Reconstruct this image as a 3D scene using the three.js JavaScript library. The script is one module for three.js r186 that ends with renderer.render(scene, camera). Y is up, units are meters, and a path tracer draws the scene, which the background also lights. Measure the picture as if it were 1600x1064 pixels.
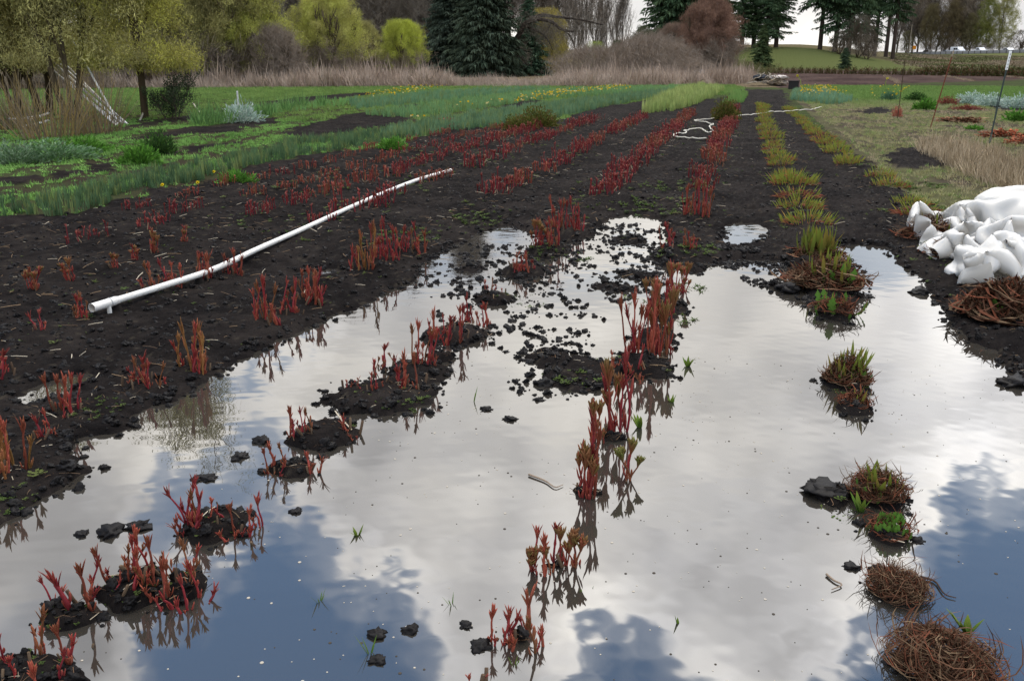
import * as THREE from 'three';
import { mergeGeometries, mergeVertices } from 'three/addons/utils/BufferGeometryUtils.js';
import { createNoise2D, createNoise3D } from 'simplex-noise';

// ---------------------------------------------------------------- camera, sky, sun, exposure
const EYE = 1.6, FOCAL = 1386, PITCH = Math.atan(437 / FOCAL), YAW = Math.atan(380 / Math.hypot(FOCAL, 437));
const scene = new THREE.Scene();
const camera = new THREE.PerspectiveCamera(2 * Math.atan(532 / FOCAL) * 180 / Math.PI, 1600 / 1064, 0.05, 2500);
camera.position.set(0, EYE, 0);
camera.rotation.order = 'YXZ';
camera.rotation.set(-PITCH, YAW, 0);
camera.updateMatrixWorld(true);
const renderer = new THREE.WebGLRenderer({ antialias: true });
renderer.setSize(1024, 680);
renderer.toneMapping = THREE.LinearToneMapping;
renderer.toneMappingExposure = 1.07;
renderer.shadowMap.enabled = true;

function rngOf(seed) {
  let a = seed >>> 0;
  return () => { a = (a + 0x6D2B79F5) | 0; let t = Math.imul(a ^ (a >>> 15), 1 | a); t = (t + Math.imul(t ^ (t >>> 7), 61 | t)) ^ t; return ((t ^ (t >>> 14)) >>> 0) / 4294967296; };
}
const noiseRandom = rngOf(77), n2 = createNoise2D(noiseRandom), n3 = createNoise3D(noiseRandom);
const clamp = (v, a = 0, b = 1) => v < a ? a : v > b ? b : v;
const smooth = (a, b, v) => { const t = clamp((v - a) / (b - a)); return t * t * (3 - 2 * t); };
const lerp = (a, b, t) => a + (b - a) * t;
const DEG = Math.PI / 180;

// distance to a polygon's edge, positive outside
function polygonDistance(poly, x, y) {
  let inside = false, best = 1e9;
  for (let i = 0, j = poly.length - 1; i < poly.length; j = i++) {
    const ax = poly[j][0], ay = poly[j][1], bx = poly[i][0], by = poly[i][1];
    if ((by > y) !== (ay > y) && x < (ax - bx) * (y - by) / (ay - by) + bx) inside = !inside;
    const dx = bx - ax, dy = by - ay, t = clamp(((x - ax) * dx + (y - ay) * dy) / (dx * dx + dy * dy || 1));
    const ex = x - ax - t * dx, ey = y - ay - t * dy, d = ex * ex + ey * ey;
    if (d < best) best = d;
  }
  best = Math.sqrt(best);
  return inside ? -best : best;
}
function insidePolygon(poly, x, y) {
  let inside = false;
  for (let i = 0, j = poly.length - 1; i < poly.length; j = i++) {
    const ax = poly[j][0], ay = poly[j][1], bx = poly[i][0], by = poly[i][1];
    if ((by > y) !== (ay > y) && x < (ax - bx) * (y - by) / (ay - by) + bx) inside = !inside;
  }
  return inside;
}

// broken spring cumulus: openings of blue between the clouds, given as [azimuth from the crop rows, elevation] in degrees
const SUN_AZ = 14, SUN_EL = 54;
const openings = [
  { e: 1.0, p: [[-41.4, 31.7], [-35.8, 29.8], [-32.5, 27.3], [-30.8, 26.9], [-29.3, 27.7], [-28.4, 29.9], [-26.6, 32.1], [-24.9, 32.0], [-22.8, 31.3], [-22.3, 33.7], [-21.2, 36.0], [-19.6, 38.4], [-18.5, 43.5], [-31, 42.5], [-42.5, 40.5]] },
  { e: 0.9, p: [[-34.2, 18.2], [-31.6, 17.5], [-28.2, 15.8], [-27.1, 15.6], [-27.2, 16.6], [-30.1, 17.9], [-31.6, 19.5], [-33.4, 20.2], [-34.8, 19.8]] },
  { e: 0.85, p: [[-39.5, 26.2], [-38.8, 24.2], [-37.4, 23.3], [-34.9, 22.7], [-32.8, 21.9], [-31.1, 21.7], [-28.7, 23.4], [-29.3, 25.3], [-31.0, 27.2], [-35.0, 29.3], [-38.8, 28.6]] },
  { e: 1.0, p: [[-12.6, 43.1], [-10.7, 37.6], [-9.6, 35.7], [-7.9, 35.0], [-5.8, 35.3], [-4.6, 34.8], [-2.2, 35.6], [-1.0, 36.7], [0.2, 37.6], [3.4, 43.9]] },
  { e: 1.0, p: [[22.8, 20.6], [17.8, 22.6], [15.9, 22.2], [14.4, 22.9], [13.5, 25.2], [13.2, 26.7], [11.7, 29.6], [10.9, 32.0], [10.0, 34.0], [8.5, 35.5], [7.6, 36.4], [8.7, 44.0], [28.1, 38.2], [34, 28]] },
];
{
  const W = 2048, H = 1024, data = new Float32Array(W * H * 4);
  const sun = new THREE.Vector3(Math.sin(SUN_AZ * DEG) * Math.cos(SUN_EL * DEG), Math.sin(SUN_EL * DEG), -Math.cos(SUN_AZ * DEG) * Math.cos(SUN_EL * DEG));
  const fbm = (x, y, z, o) => { let s = 0, a = 0.5, f = 1; for (let k = 0; k < o; k++) { s += a * n3(x * f, y * f, z * f); a *= 0.5; f *= 2.03; } return s; };
  for (let j = 0; j < H; j++) {
    const el = ((j + 0.5) / H - 0.5) * Math.PI, sy = Math.sin(el), cy = Math.cos(el);
    for (let i = 0; i < W; i++) {
      const a = ((i + 0.5) / W - 0.5) * 2 * Math.PI, at = (j * W + i) * 4;
      if (el < 0) { data.set([0.25, 0.24, 0.21, 1], at); continue; }
      const dx = Math.cos(a) * cy, dz = Math.sin(a) * cy, dy = sy;
      const azd = Math.atan2(dx, -dz) / DEG, eld = el / DEG;
      // warp the outlines into billows
      const wx = fbm(dx * 7, dy * 9, dz * 7, 4), wy = fbm(dx * 7 + 31, dy * 9, dz * 7 + 5, 4), fine = fbm(dx * 22, dy * 28, dz * 22, 5);
      const px = azd + wx * 2.4 + fine * 1.9, py = eld + wy * 2.0 + fine * 1.7;
      let open = 0, edge = 0;
      if (Math.abs(azd + 8) < 60 && eld < 60)
        for (const o of openings) {
          const d = polygonDistance(o.p, px, py);
          open = Math.max(open, o.e * (0.76 * smooth(0.4, -0.6, d) + 0.24 * smooth(0.2, -3.2, d)));
          edge = Math.max(edge, smooth(3.2, 0.3, Math.abs(d)));
        }
      // the same kind of sky all round
      const far = Math.max(smooth(30, 55, Math.abs(azd + 10)), smooth(42, 55, eld));
      if (far > 0) {
        const k = 1 / (0.35 + dy), c = fbm(dx * k * 1.1 + 4, dz * k * 1.1, 1.7, 6);
        open = Math.max(open * (1 - far), far * smooth(-0.10, 0.10, c - 0.06 * (1 - dy)) * smooth(4, 16, eld));
        edge = Math.max(edge * (1 - far), far * smooth(0.22, 0.02, Math.abs(c)));
      }
      const toSun = Math.acos(clamp(dx * sun.x + dy * sun.y + dz * sun.z, -1, 1));
      const glow = Math.exp(-toSun * toSun / 0.55);
      // cloud: whiter and stronger towards the hidden sun, flat pale grey near the horizon
      const tone = fbm(dx * 2.7 + 9, dy * 3.8, dz * 2.7, 4), tone2 = fbm(dx * 11, dy * 15 + 3, dz * 11, 4);
      let L = lerp(1.0, 1.85, smooth(4, 19, eld)) + 3.4 * glow * smooth(14, 34, eld) + 1.9 * Math.exp(-Math.pow((azd - 15) / 7, 2)) * smooth(9, 15, eld) * smooth(30, 20, eld);
      L *= 0.86 + 0.55 * tone + 0.13 * tone2 + 0.2 * edge;
      const grey = clamp(0.5 - tone * 1.3);
      const cr = L * lerp(1.04, 0.97, grey), cg = L * lerp(1.0, 0.965, grey), cb = L * lerp(0.935, 0.98, grey);
      const hz = smooth(34, 4, eld);
      const br = lerp(0.27, 0.78, hz), bg = lerp(0.62, 0.98, hz), bb = lerp(1.22, 1.22, hz);
      // thin bluish veil between the cloud bases low down
      const veil = 0.55 * smooth(7, 10, eld) * smooth(16, 12, eld) * smooth(-0.1, 0.2, fbm(dx * 5, dy * 14 + 8, dz * 5, 3));
      const t = Math.max(open, veil);
      data[at] = Math.max(0.02, lerp(cr, br, t)); data[at + 1] = Math.max(0.02, lerp(cg, bg, t)); data[at + 2] = Math.max(0.02, lerp(cb, bb, t)); data[at + 3] = 1;
    }
  }
  const sky = new THREE.DataTexture(data, W, H, THREE.RGBAFormat, THREE.FloatType);
  sky.mapping = THREE.EquirectangularReflectionMapping; sky.magFilter = sky.minFilter = THREE.LinearFilter; sky.needsUpdate = true;
  scene.background = sky; scene.environment = sky;
  const sunLight = new THREE.DirectionalLight(0xfff1de, 0.7);
  sunLight.position.copy(sun).multiplyScalar(80); sunLight.target.position.set(0, 0, 0);
  sunLight.castShadow = true; sunLight.shadow.radius = 28; sunLight.shadow.mapSize.set(2048, 2048);
  Object.assign(sunLight.shadow.camera, { left: -45, right: 45, top: 45, bottom: -45, near: 1, far: 260 });
  scene.add(sunLight, sunLight.target);
}

// ---------------------------------------------------------------- helpers
const camMatrix = camera.matrixWorld;
// the point of the level field under a pixel of the 1600 x 1064 photograph
function field(px, py, level = 0) {
  const d = new THREE.Vector3(px - 800, 532 - py, -FOCAL).transformDirection(camMatrix), t = (EYE - level) / -d.y;
  return new THREE.Vector3(d.x * t, level, d.z * t);
}
const plan = (pts) => pts.map(([x, y]) => { const p = field(x, y); return [p.x, -p.z]; });   // photo outline -> [x, distance along the rows]
// height of something that stands at (px, py) and reaches up to row topPy
function reach(px, py, topPy) {
  const b = field(px, py), d = new THREE.Vector3(px - 800, 532 - topPy, -FOCAL).transformDirection(camMatrix);
  return EYE + d.y / Math.hypot(d.x, d.z) * Math.hypot(b.x, b.z);
}
function spot(px, distance) {   // a place on a sight line at a given distance over ground
  const d = new THREE.Vector3(px - 800, 532 - 95, -FOCAL).transformDirection(camMatrix), k = distance / Math.hypot(d.x, d.z);
  return [d.x * k, -d.z * k];
}
const ordinal = (n) => { const t = ['first', 'second', 'third', 'fourth', 'fifth', 'sixth', 'seventh', 'eighth', 'ninth', 'tenth', 'eleventh', 'twelfth', 'thirteenth', 'fourteenth', 'fifteenth', 'sixteenth', 'seventeenth', 'eighteenth', 'nineteenth'], u = ['twentieth', 'thirtieth', 'fortieth', 'fiftieth'], v = ['twenty', 'thirty', 'forty', 'fifty']; return n < 20 ? t[n - 1] : n % 10 ? `${v[Math.floor(n / 10) - 2]}-${t[n % 10 - 1]}` : u[n / 10 - 2]; };
const taken = new Map();
function numbered(name) { const n = taken.get(name) || 0; taken.set(name, n + 1); return n ? `${name}_${String(n).padStart(3, '0')}` : name; }
function tag(o, label, category, group) { o.userData.label = label; o.userData.category = category; if (group) o.userData.group = group; return o; }
function thing(name, label, category, position, group) {
  const g = new THREE.Group(); g.name = numbered(name); g.position.copy(position); scene.add(g); return tag(g, label, category, group);
}
function part(name, geometry, material, parent) {
  const m = new THREE.Mesh(geometry, material); m.name = name; m.castShadow = m.receiveShadow = true; parent.add(m); return m;
}
function structure(name, geometry, material) { const m = part(name, geometry, material, scene); m.userData.kind = 'structure'; return m; }
const col = (r, g, b) => [r, g, b];
const mixc = (a, b, t) => [lerp(a[0], b[0], t), lerp(a[1], b[1], t), lerp(a[2], b[2], t)];
const scalec = (a, k) => [a[0] * k, a[1] * k, a[2] * k];

class Shape {   // collects triangles with a colour at each corner
  constructor() { this.p = []; this.c = []; this.i = []; }
  v(x, y, z, c) { this.p.push(x, y, z); this.c.push(c[0], c[1], c[2]); return this.p.length / 3 - 1; }
  tri(a, b, c) { this.i.push(a, b, c); }
  quad(a, b, c, d) { this.i.push(a, b, c, a, c, d); }
  tube(pts, radii, sides, colors, cap = true) {
    const rings = [], up = new THREE.Vector3(0.31, 0.17, 0.93), t = new THREE.Vector3(), a = new THREE.Vector3(), b = new THREE.Vector3();
    pts.forEach((p, k) => {
      const q = pts[Math.min(k + 1, pts.length - 1)], o = pts[Math.max(k - 1, 0)];
      t.subVectors(q, o).normalize(); a.crossVectors(t, up);
      if (a.lengthSq() < 1e-4) a.crossVectors(t, new THREE.Vector3(1, 0, 0));
      a.normalize(); b.crossVectors(t, a);
      const r = Array.isArray(radii) ? radii[k] : radii, c = typeof colors === 'function' ? colors(k / (pts.length - 1)) : colors, ring = [];
      for (let s = 0; s < sides; s++) {
        const w = s / sides * 2 * Math.PI, cs = Math.cos(w) * r, sn = Math.sin(w) * r;
        ring.push(this.v(p.x + a.x * cs + b.x * sn, p.y + a.y * cs + b.y * sn, p.z + a.z * cs + b.z * sn, c));
      }
      rings.push(ring);
    });
    for (let k = 0; k + 1 < rings.length; k++) for (let s = 0; s < sides; s++) { const n = (s + 1) % sides; this.quad(rings[k][s], rings[k + 1][s], rings[k + 1][n], rings[k][n]); }
    if (cap) { const e = rings[rings.length - 1]; for (let s = 1; s + 1 < sides; s++) this.tri(e[0], e[s + 1], e[s]); }
    return this;
  }
  // a leaf or blade: runs from o along d, width across w, sags by bend
  blade(o, d, w, length, width, bend, segs, c0, c1, fold = 0, peak = 0.35) {
    let last = null; const q = new THREE.Vector3(), nrm = new THREE.Vector3().crossVectors(d, w).normalize();
    for (let k = 0; k <= segs; k++) {
      const t = k / segs, wd = width * 0.5 * (t < peak ? lerp(0.45, 1, t / peak) : Math.pow(1 - (t - peak) / (1 - peak), 0.75));
      q.copy(o).addScaledVector(d, length * t); q.y -= bend * t * t * length;
      const c = mixc(c0, c1, t);
      if (k === segs) { const e = this.v(q.x, q.y, q.z, c); this.tri(last[0], last[1], e); if (fold) this.tri(last[1], last[2], e); break; }
      let row;
      if (fold) row = [this.v(q.x - w.x * wd, q.y - w.y * wd, q.z - w.z * wd, c), this.v(q.x - nrm.x * fold * wd, q.y - nrm.y * fold * wd, q.z - nrm.z * fold * wd, scalec(c, 1.08)), this.v(q.x + w.x * wd, q.y + w.y * wd, q.z + w.z * wd, c)];
      else row = [this.v(q.x - w.x * wd, q.y - w.y * wd, q.z - w.z * wd, c), this.v(q.x + w.x * wd, q.y + w.y * wd, q.z + w.z * wd, c)];
      if (last) for (let s = 0; s + 1 < row.length; s++) this.quad(last[s], last[s + 1], row[s + 1], row[s]);
      last = row;
    }
    return this;
  }
  // closed pointed leaf finger with a lens section
  finger(o, d, w, length, width, curl, c0, c1) {
    const n = new THREE.Vector3().crossVectors(d, w).normalize(), rings = [], q = new THREE.Vector3();
    const prof = [0.35, 1, 0.72];
    for (let k = 0; k < 3; k++) {
      const t = [0, 0.45, 0.8][k], r = prof[k] * width * 0.5; q.copy(o).addScaledVector(d, length * t).addScaledVector(n, curl * t * t * length);
      const c = mixc(c0, c1, t), ring = [];
      for (const [a, b] of [[1, 0], [0, 0.55], [-1, 0], [0, -0.55]]) ring.push(this.v(q.x + w.x * a * r + n.x * b * r, q.y + w.y * a * r + n.y * b * r, q.z + w.z * a * r + n.z * b * r, c));
      rings.push(ring);
    }
    for (let k = 0; k < 2; k++) for (let s = 0; s < 4; s++) { const m = (s + 1) % 4; this.quad(rings[k][s], rings[k][m], rings[k + 1][m], rings[k + 1][s]); }
    q.copy(o).addScaledVector(d, length).addScaledVector(n, curl * length); const e = this.v(q.x, q.y, q.z, c1);
    for (let s = 0; s < 4; s++) this.tri(rings[2][s], rings[2][(s + 1) % 4], e);
    return this;
  }
  box(cx, cy, cz, sx, sy, sz, c) {
    const P = []; for (const y of [-1, 1]) for (const [x, z] of [[-1, -1], [1, -1], [1, 1], [-1, 1]]) P.push([cx + x * sx / 2, cy + y * sy / 2, cz + z * sz / 2]);
    for (const f of [[0, 1, 2, 3], [7, 6, 5, 4], [0, 4, 5, 1], [1, 5, 6, 2], [2, 6, 7, 3], [3, 7, 4, 0]]) { const q = f.map(k => this.v(...P[k], c)); this.quad(q[0], q[1], q[2], q[3]); }
    return this;
  }
  get empty() { return !this.i.length; }
  geometry() {
    const g = new THREE.BufferGeometry();
    g.setAttribute('position', new THREE.Float32BufferAttribute(this.p, 3)); g.setAttribute('color', new THREE.Float32BufferAttribute(this.c, 3)); g.setIndex(this.i);
    g.computeVertexNormals(); return g;
  }
}
const V = (x, y, z) => new THREE.Vector3(x, y, z);
const tinted = (rough, gloss = 0.03) => new THREE.MeshPhysicalMaterial({ vertexColors: true, roughness: rough, specularIntensity: gloss, side: THREE.DoubleSide });
const leafy = (through = 0.3, rough = 0.85) => new THREE.MeshPhysicalMaterial({ vertexColors: true, roughness: rough, specularIntensity: 0.06, transmission: through, thickness: 0, side: THREE.DoubleSide });
const M = {
  stem: tinted(0.5, 0.3), leaf: tinted(0.6, 0.2), thin: leafy(0.3), dead: tinted(0.85), bark: tinted(0.95), blade: leafy(0.25, 0.8), matte: tinted(0.9), needle: tinted(0.8),
};
function perpendicular(d, r) { const w = V(r() - 0.5, r() - 0.5, r() - 0.5).cross(d); return w.lengthSq() < 1e-6 ? V(1, 0, 0) : w.normalize(); }
// many copies of one shape: uncountable cover
function cover(name, label, category, geometry, material, spots, parent = scene) {
  const m = new THREE.InstancedMesh(geometry, material, spots.length), M4 = new THREE.Matrix4(), q = new THREE.Quaternion(), e = new THREE.Euler(), c = new THREE.Color(), s = V(1, 1, 1), p = V(0, 0, 0);
  spots.forEach((k, n) => {
    e.set(k.rx || 0, k.ry || 0, k.rz || 0, 'YXZ'); q.setFromEuler(e); s.set(k.s, k.sy || k.s, k.s); p.set(k.x, k.y, k.z);
    if (k.q) q.copy(k.q);
    m.setMatrixAt(n, M4.compose(p, q, s)); const t = k.c || [1, 1, 1]; m.setColorAt(n, c.setRGB(t[0], t[1], t[2]));
  });
  m.name = parent === scene ? numbered(name) : name; m.castShadow = m.receiveShadow = true; m.userData.kind = 'stuff';
  if (label) { m.userData.label = label; if (parent === scene) m.userData.category = category; }
  parent.add(m); return m;
}

// ---------------------------------------------------------------- the lie of the land
// flooded hollows (outlines over the level field), the rows' crowns and the little islands round them
const bigPuddle = [...plan([[0, 815], [34, 797], [63, 776], [120, 740], [104, 704], [87, 684], [145, 679], [184, 670], [205, 648], [224, 634], [263, 626], [290, 612], [324, 588], [347, 571], [374, 558], [389, 552], [440, 526], [474, 511], [518, 492], [560, 480], [595, 456], [645, 437], [652, 414], [676, 397], [717, 377], [750, 360], [798, 350], [830, 362], [872, 372], [905, 366], [936, 350], [950, 340], [987, 333], [1038, 343], [1046, 366], [1060, 404], [1112, 411], [1161, 404], [1240, 404], [1262, 392], [1304, 381], [1360, 381], [1394, 386], [1412, 411], [1450, 432], [1457, 454], [1484, 481], [1500, 508], [1530, 535], [1600, 560], [1760, 640]]), [2.6, 3.4], [3.2, 1], [3.4, -3], [-4.4, -3], [-3.4, 0.6], [-2.95, 1.9]];
const smallPuddles = [
  plan([[1130, 352], [1150, 347], [1190, 349], [1210, 362], [1196, 375], [1160, 388], [1120, 380]]),
  plan([[1160, 326], [1185, 325], [1190, 330], [1165, 331]]), plan([[1172, 337], [1198, 338], [1196, 343], [1174, 342]]),
  plan([[1282, 328], [1300, 327], [1298, 333], [1284, 333]]),
  plan([[26, 612], [60, 596], [110, 583], [150, 580], [158, 592], [130, 600], [120, 616], [60, 640], [20, 632]]),
  plan([[440, 434], [470, 424], [520, 418], [545, 420], [540, 430], [500, 434], [455, 438]]),
  plan([[395, 470], [412, 460], [425, 468], [408, 474]]),
];
const puddles = [bigPuddle, ...smallPuddles];
// islands: photo centre, half width and half depth in photo pixels, height
const islands = [
  [50, 1060, 110, 45, .05], [110, 965, 55, 30, .05], [215, 925, 70, 38, .055], [285, 925, 38, 34, .05], [340, 822, 62, 34, .05], [455, 735, 50, 16, .03], [505, 682, 62, 30, .055], [590, 622, 95, 30, .06], [650, 585, 60, 22, .05], [640, 612, 60, 14, .03],
  [715, 525, 56, 20, .045], [690, 560, 26, 8, .025], [772, 468, 40, 12, .03], [820, 425, 44, 14, .04], [855, 392, 42, 14, .05], [887, 364, 50, 18, .06],
  [810, 1000, 22, 8, -.004], [865, 885, 24, 7, -.006], [915, 768, 26, 9, .004], [958, 683, 26, 9, .004], [1000, 575, 62, 22, .035], [1025, 530, 40, 22, .03], [1045, 480, 36, 22, .02], [905, 585, 75, 34, .03], [860, 560, 50, 20, .016], [1062, 400, 52, 20, .05], [1085, 420, 24, 10, .01],
  [1290, 430, 58, 46, .06], [1305, 490, 34, 14, .04], [1230, 450, 30, 10, .012], [1325, 600, 44, 16, .03], [1335, 640, 34, 14, .03], [1370, 780, 56, 22, .02], [1300, 775, 36, 20, .022], [1390, 836, 44, 20, .012], [1405, 922, 56, 26, .01], [1475, 1040, 78, 34, .02],
  [1560, 500, 70, 24, .05], [1590, 575, 24, 30, .015],
  [80, 668, 100, 18, .05], [225, 615, 50, 22, .055], [10, 760, 90, 40, .06], [120, 655, 60, 20, .05],
  [740, 420, 26, 8, .012], [1085, 395, 60, 8, .03], [1200, 402, 60, 8, .02], [985, 375, 40, 10, .006], [1000, 430, 40, 9, .012], [960, 450, 50, 7, .012],
].map(([px, py, rx, ry, h]) => {
  const c = field(px, py), a = field(px + rx, py), b = field(px, py - ry), f = field(px, py + ry);
  return [c.x, -c.z, Math.abs(a.x - c.x) * 0.84, Math.abs(b.z - f.z) / 2 * 0.84, h];
});
// ground churned into loose clods, lying about at water level
const churned = [plan([[640, 430], [760, 375], [830, 390], [900, 400], [940, 520], [910, 600], [820, 650], [780, 560], [700, 500]]), plan([[900, 345], [1046, 350], [1050, 470], [960, 480], [900, 400]]), plan([[1100, 390], [1240, 395], [1250, 470], [1200, 455], [1120, 410]])];
const ROWS = [1.72, 0.575, -0.53, -1.68, -2.87, -3.98, -4.82, -5.58, -6.35];
const bedOutline = [...plan([[-300, 356], [0, 352], [100, 346], [200, 322], [330, 290], [480, 250], [620, 236], [700, 208], [790, 207], [870, 196], [930, 174], [1010, 160], [1070, 158], [1110, 160], [1142, 152], [1163, 142], [1226, 142], [1234, 172], [1262, 200], [1330, 250], [1400, 300], [1480, 390], [1560, 470], [1700, 600]]), [3.6, 2], [3.6, -8], [-10, -8], [-10, 5]];
const soilStrips = [
  plan([[185, 226], [256, 211], [354, 200], [430, 188], [438, 195], [360, 211], [256, 222]]),
  plan([[440, 212], [540, 185], [650, 166], [662, 176], [640, 196], [540, 212], [470, 223]]),
  plan([[371, 174], [460, 156], [560, 147], [610, 148], [500, 163], [400, 180], [300, 192], [190, 207], [200, 201]]),
  plan([[-20, 290], [55, 283], [48, 293], [-20, 302]]), plan([[75, 286], [185, 260], [186, 267], [90, 290]]), plan([[245, 250], [365, 226], [370, 231], [258, 253]]),
  plan([[770, 174], [820, 160], [866, 146], [874, 149], [838, 166], [790, 178]]),
  plan([[1340, 178], [1380, 170], [1395, 178], [1360, 184]]), plan([[1545, 165], [1600, 160], [1700, 170], [1600, 178], [1550, 175]]),
  plan([[1395, 240], [1480, 236], [1500, 262], [1420, 275], [1380, 262]]), plan([[1520, 250], [1620, 265], [1620, 290], [1540, 268]]),
];
const farField = plan([[1222, 140], [1300, 136], [1450, 131], [1600, 126], [1900, 117], [2100, 113], [1600, 112.5], [1150, 112.5]]);
function cells(x, y, size, seed) {   // rounded lumps on a jittered lattice: 0 between, 1 on top
  const gx = x / size, gy = y / size, ix = Math.floor(gx), iy = Math.floor(gy); let best = 9, hgt = 1;
  for (let a = -1; a <= 1; a++) for (let b = -1; b <= 1; b++) {
    let k = Math.imul(ix + a, 374761393) ^ Math.imul(iy + b, 668265263) ^ Math.imul(seed, 974634213); k = Math.imul(k ^ (k >>> 13), 1274126177); k ^= k >>> 16;
    const r1 = (k & 1023) / 1023, r2 = ((k >>> 10) & 1023) / 1023, r3 = ((k >>> 20) & 1023) / 1023;
    const dx = ix + a + r1 - gx, dy = iy + b + r2 - gy, d = (dx * dx + dy * dy) / (0.25 + 0.75 * r3);
    if (d < best) { best = d; hgt = 0.3 + 0.7 * r3; }
  }
  return Math.max(0, 1 - best) * hgt;
}
const hill = (x, d) => {
  const u = d > 1 ? x / d * 190 : 0;
  return 3.7 * Math.exp(-Math.pow((u - 6) / (u < 6 ? 60 : 17), 2)) * smooth(136, 190, d) + 3.0 * smooth(150, 335, d);
};
const nearBed = (x, d) => x > -9.5 && x < 4.5 && d > -6 && d < 16;
function level(x, d) {   // smooth height of the ground, without lumps
  let h = 0.055 + 0.02 * n2(x * 0.35, d * 0.35) + 0.012 * n2(x * 1.3, d * 1.3);
  if (d > 14 || x < -7 || x > 2.2) h += 0.02;
  if (nearBed(x, d)) {
    let sd = 1e9; for (const p of puddles) { const k = polygonDistance(p, x, d); if (k < sd) sd = k; }
    const wob = 0.03 * n2(x * 5, d * 5) + 0.015 * n2(x * 13, d * 13);
    sd += wob;
    const wet = -0.05 * smooth(0, -0.16, sd) - 0.006, dry = 0.012 + 0.05 * smooth(0, 0.9, sd);
    h = lerp(h * smooth(0.1, 1.2, sd) + dry * (1 - smooth(0.1, 1.2, sd)), wet, smooth(0.05, -0.05, sd));
    if (sd < 0.3) for (const p of churned) { const k = polygonDistance(p, x, d); if (k < 0.25) h = Math.max(h, lerp(h, -0.034 + 0.022 * n2(x * 2.6, d * 2.6 + 7), smooth(0.25, -0.1, k))); }
    for (const [cx, cd, rx, rd, ih] of islands) {
      const ex = (x - cx) / rx, ed = (d - cd) / rd, q = ex * ex + ed * ed;
      if (q < 3.2) { const w = Math.sqrt(q) + 0.22 * n2(x * 7 + 3, d * 7); const top = lerp(ih * 0.36, -0.045, smooth(0.45, 1.7, w)); if (top > h) h = top; }
    }
  }
  for (const rx of ROWS) { const k = (x - rx) / 0.22; if (k * k < 9 && d < 48 && d > 4) { const up = 0.028 * Math.exp(-k * k); if (h > 0.0) h += up * smooth(0.0, 0.03, h); } }
  return h + hill(x, d);
}
const soilAt = (x0, d0) => {
  const x = x0 + (d0 < 60 ? 0.2 * n2(d0 * 1.1, x0 * 0.3 + 7) + 0.1 * n2(x0 * 4, d0 * 4) : 0), d = d0;
  if (insidePolygon(bedOutline, x, d)) return 1;
  for (const p of soilStrips) if (insidePolygon(p, x, d)) return 1;
  return insidePolygon(farField, x, d) ? 2 : 0;
};
function lumps(x, d, h, soil) {
  if (!soil || d > 40) return 0.02 * n2(x * 2, d * 2);
  const inWater = smooth(-0.022, 0.008, h);
  const wx = x + 0.012 * n2(x * 17, d * 17), wd = d + 0.012 * n2(x * 17 + 40, d * 17), big = cells(wx, wd, 0.085, 1), mid = cells(wx + 3, wd, 0.04, 2), tiny = cells(wx, wd + 5, 0.021, 3);
  const patch = 0.45 + 0.55 * smooth(-0.3, 0.5, n2(x * 1.7 + 11, d * 1.7));
  return (0.026 * big * patch + 0.017 * mid + 0.008 * tiny) * (0.12 + 0.88 * inWater) + 0.004 * n2(x * 22, d * 22) * inWater;
}
function groundY(x, d) { const h = level(x, d); return h + lumps(x, d, h, soilAt(x, d)); }
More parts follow.
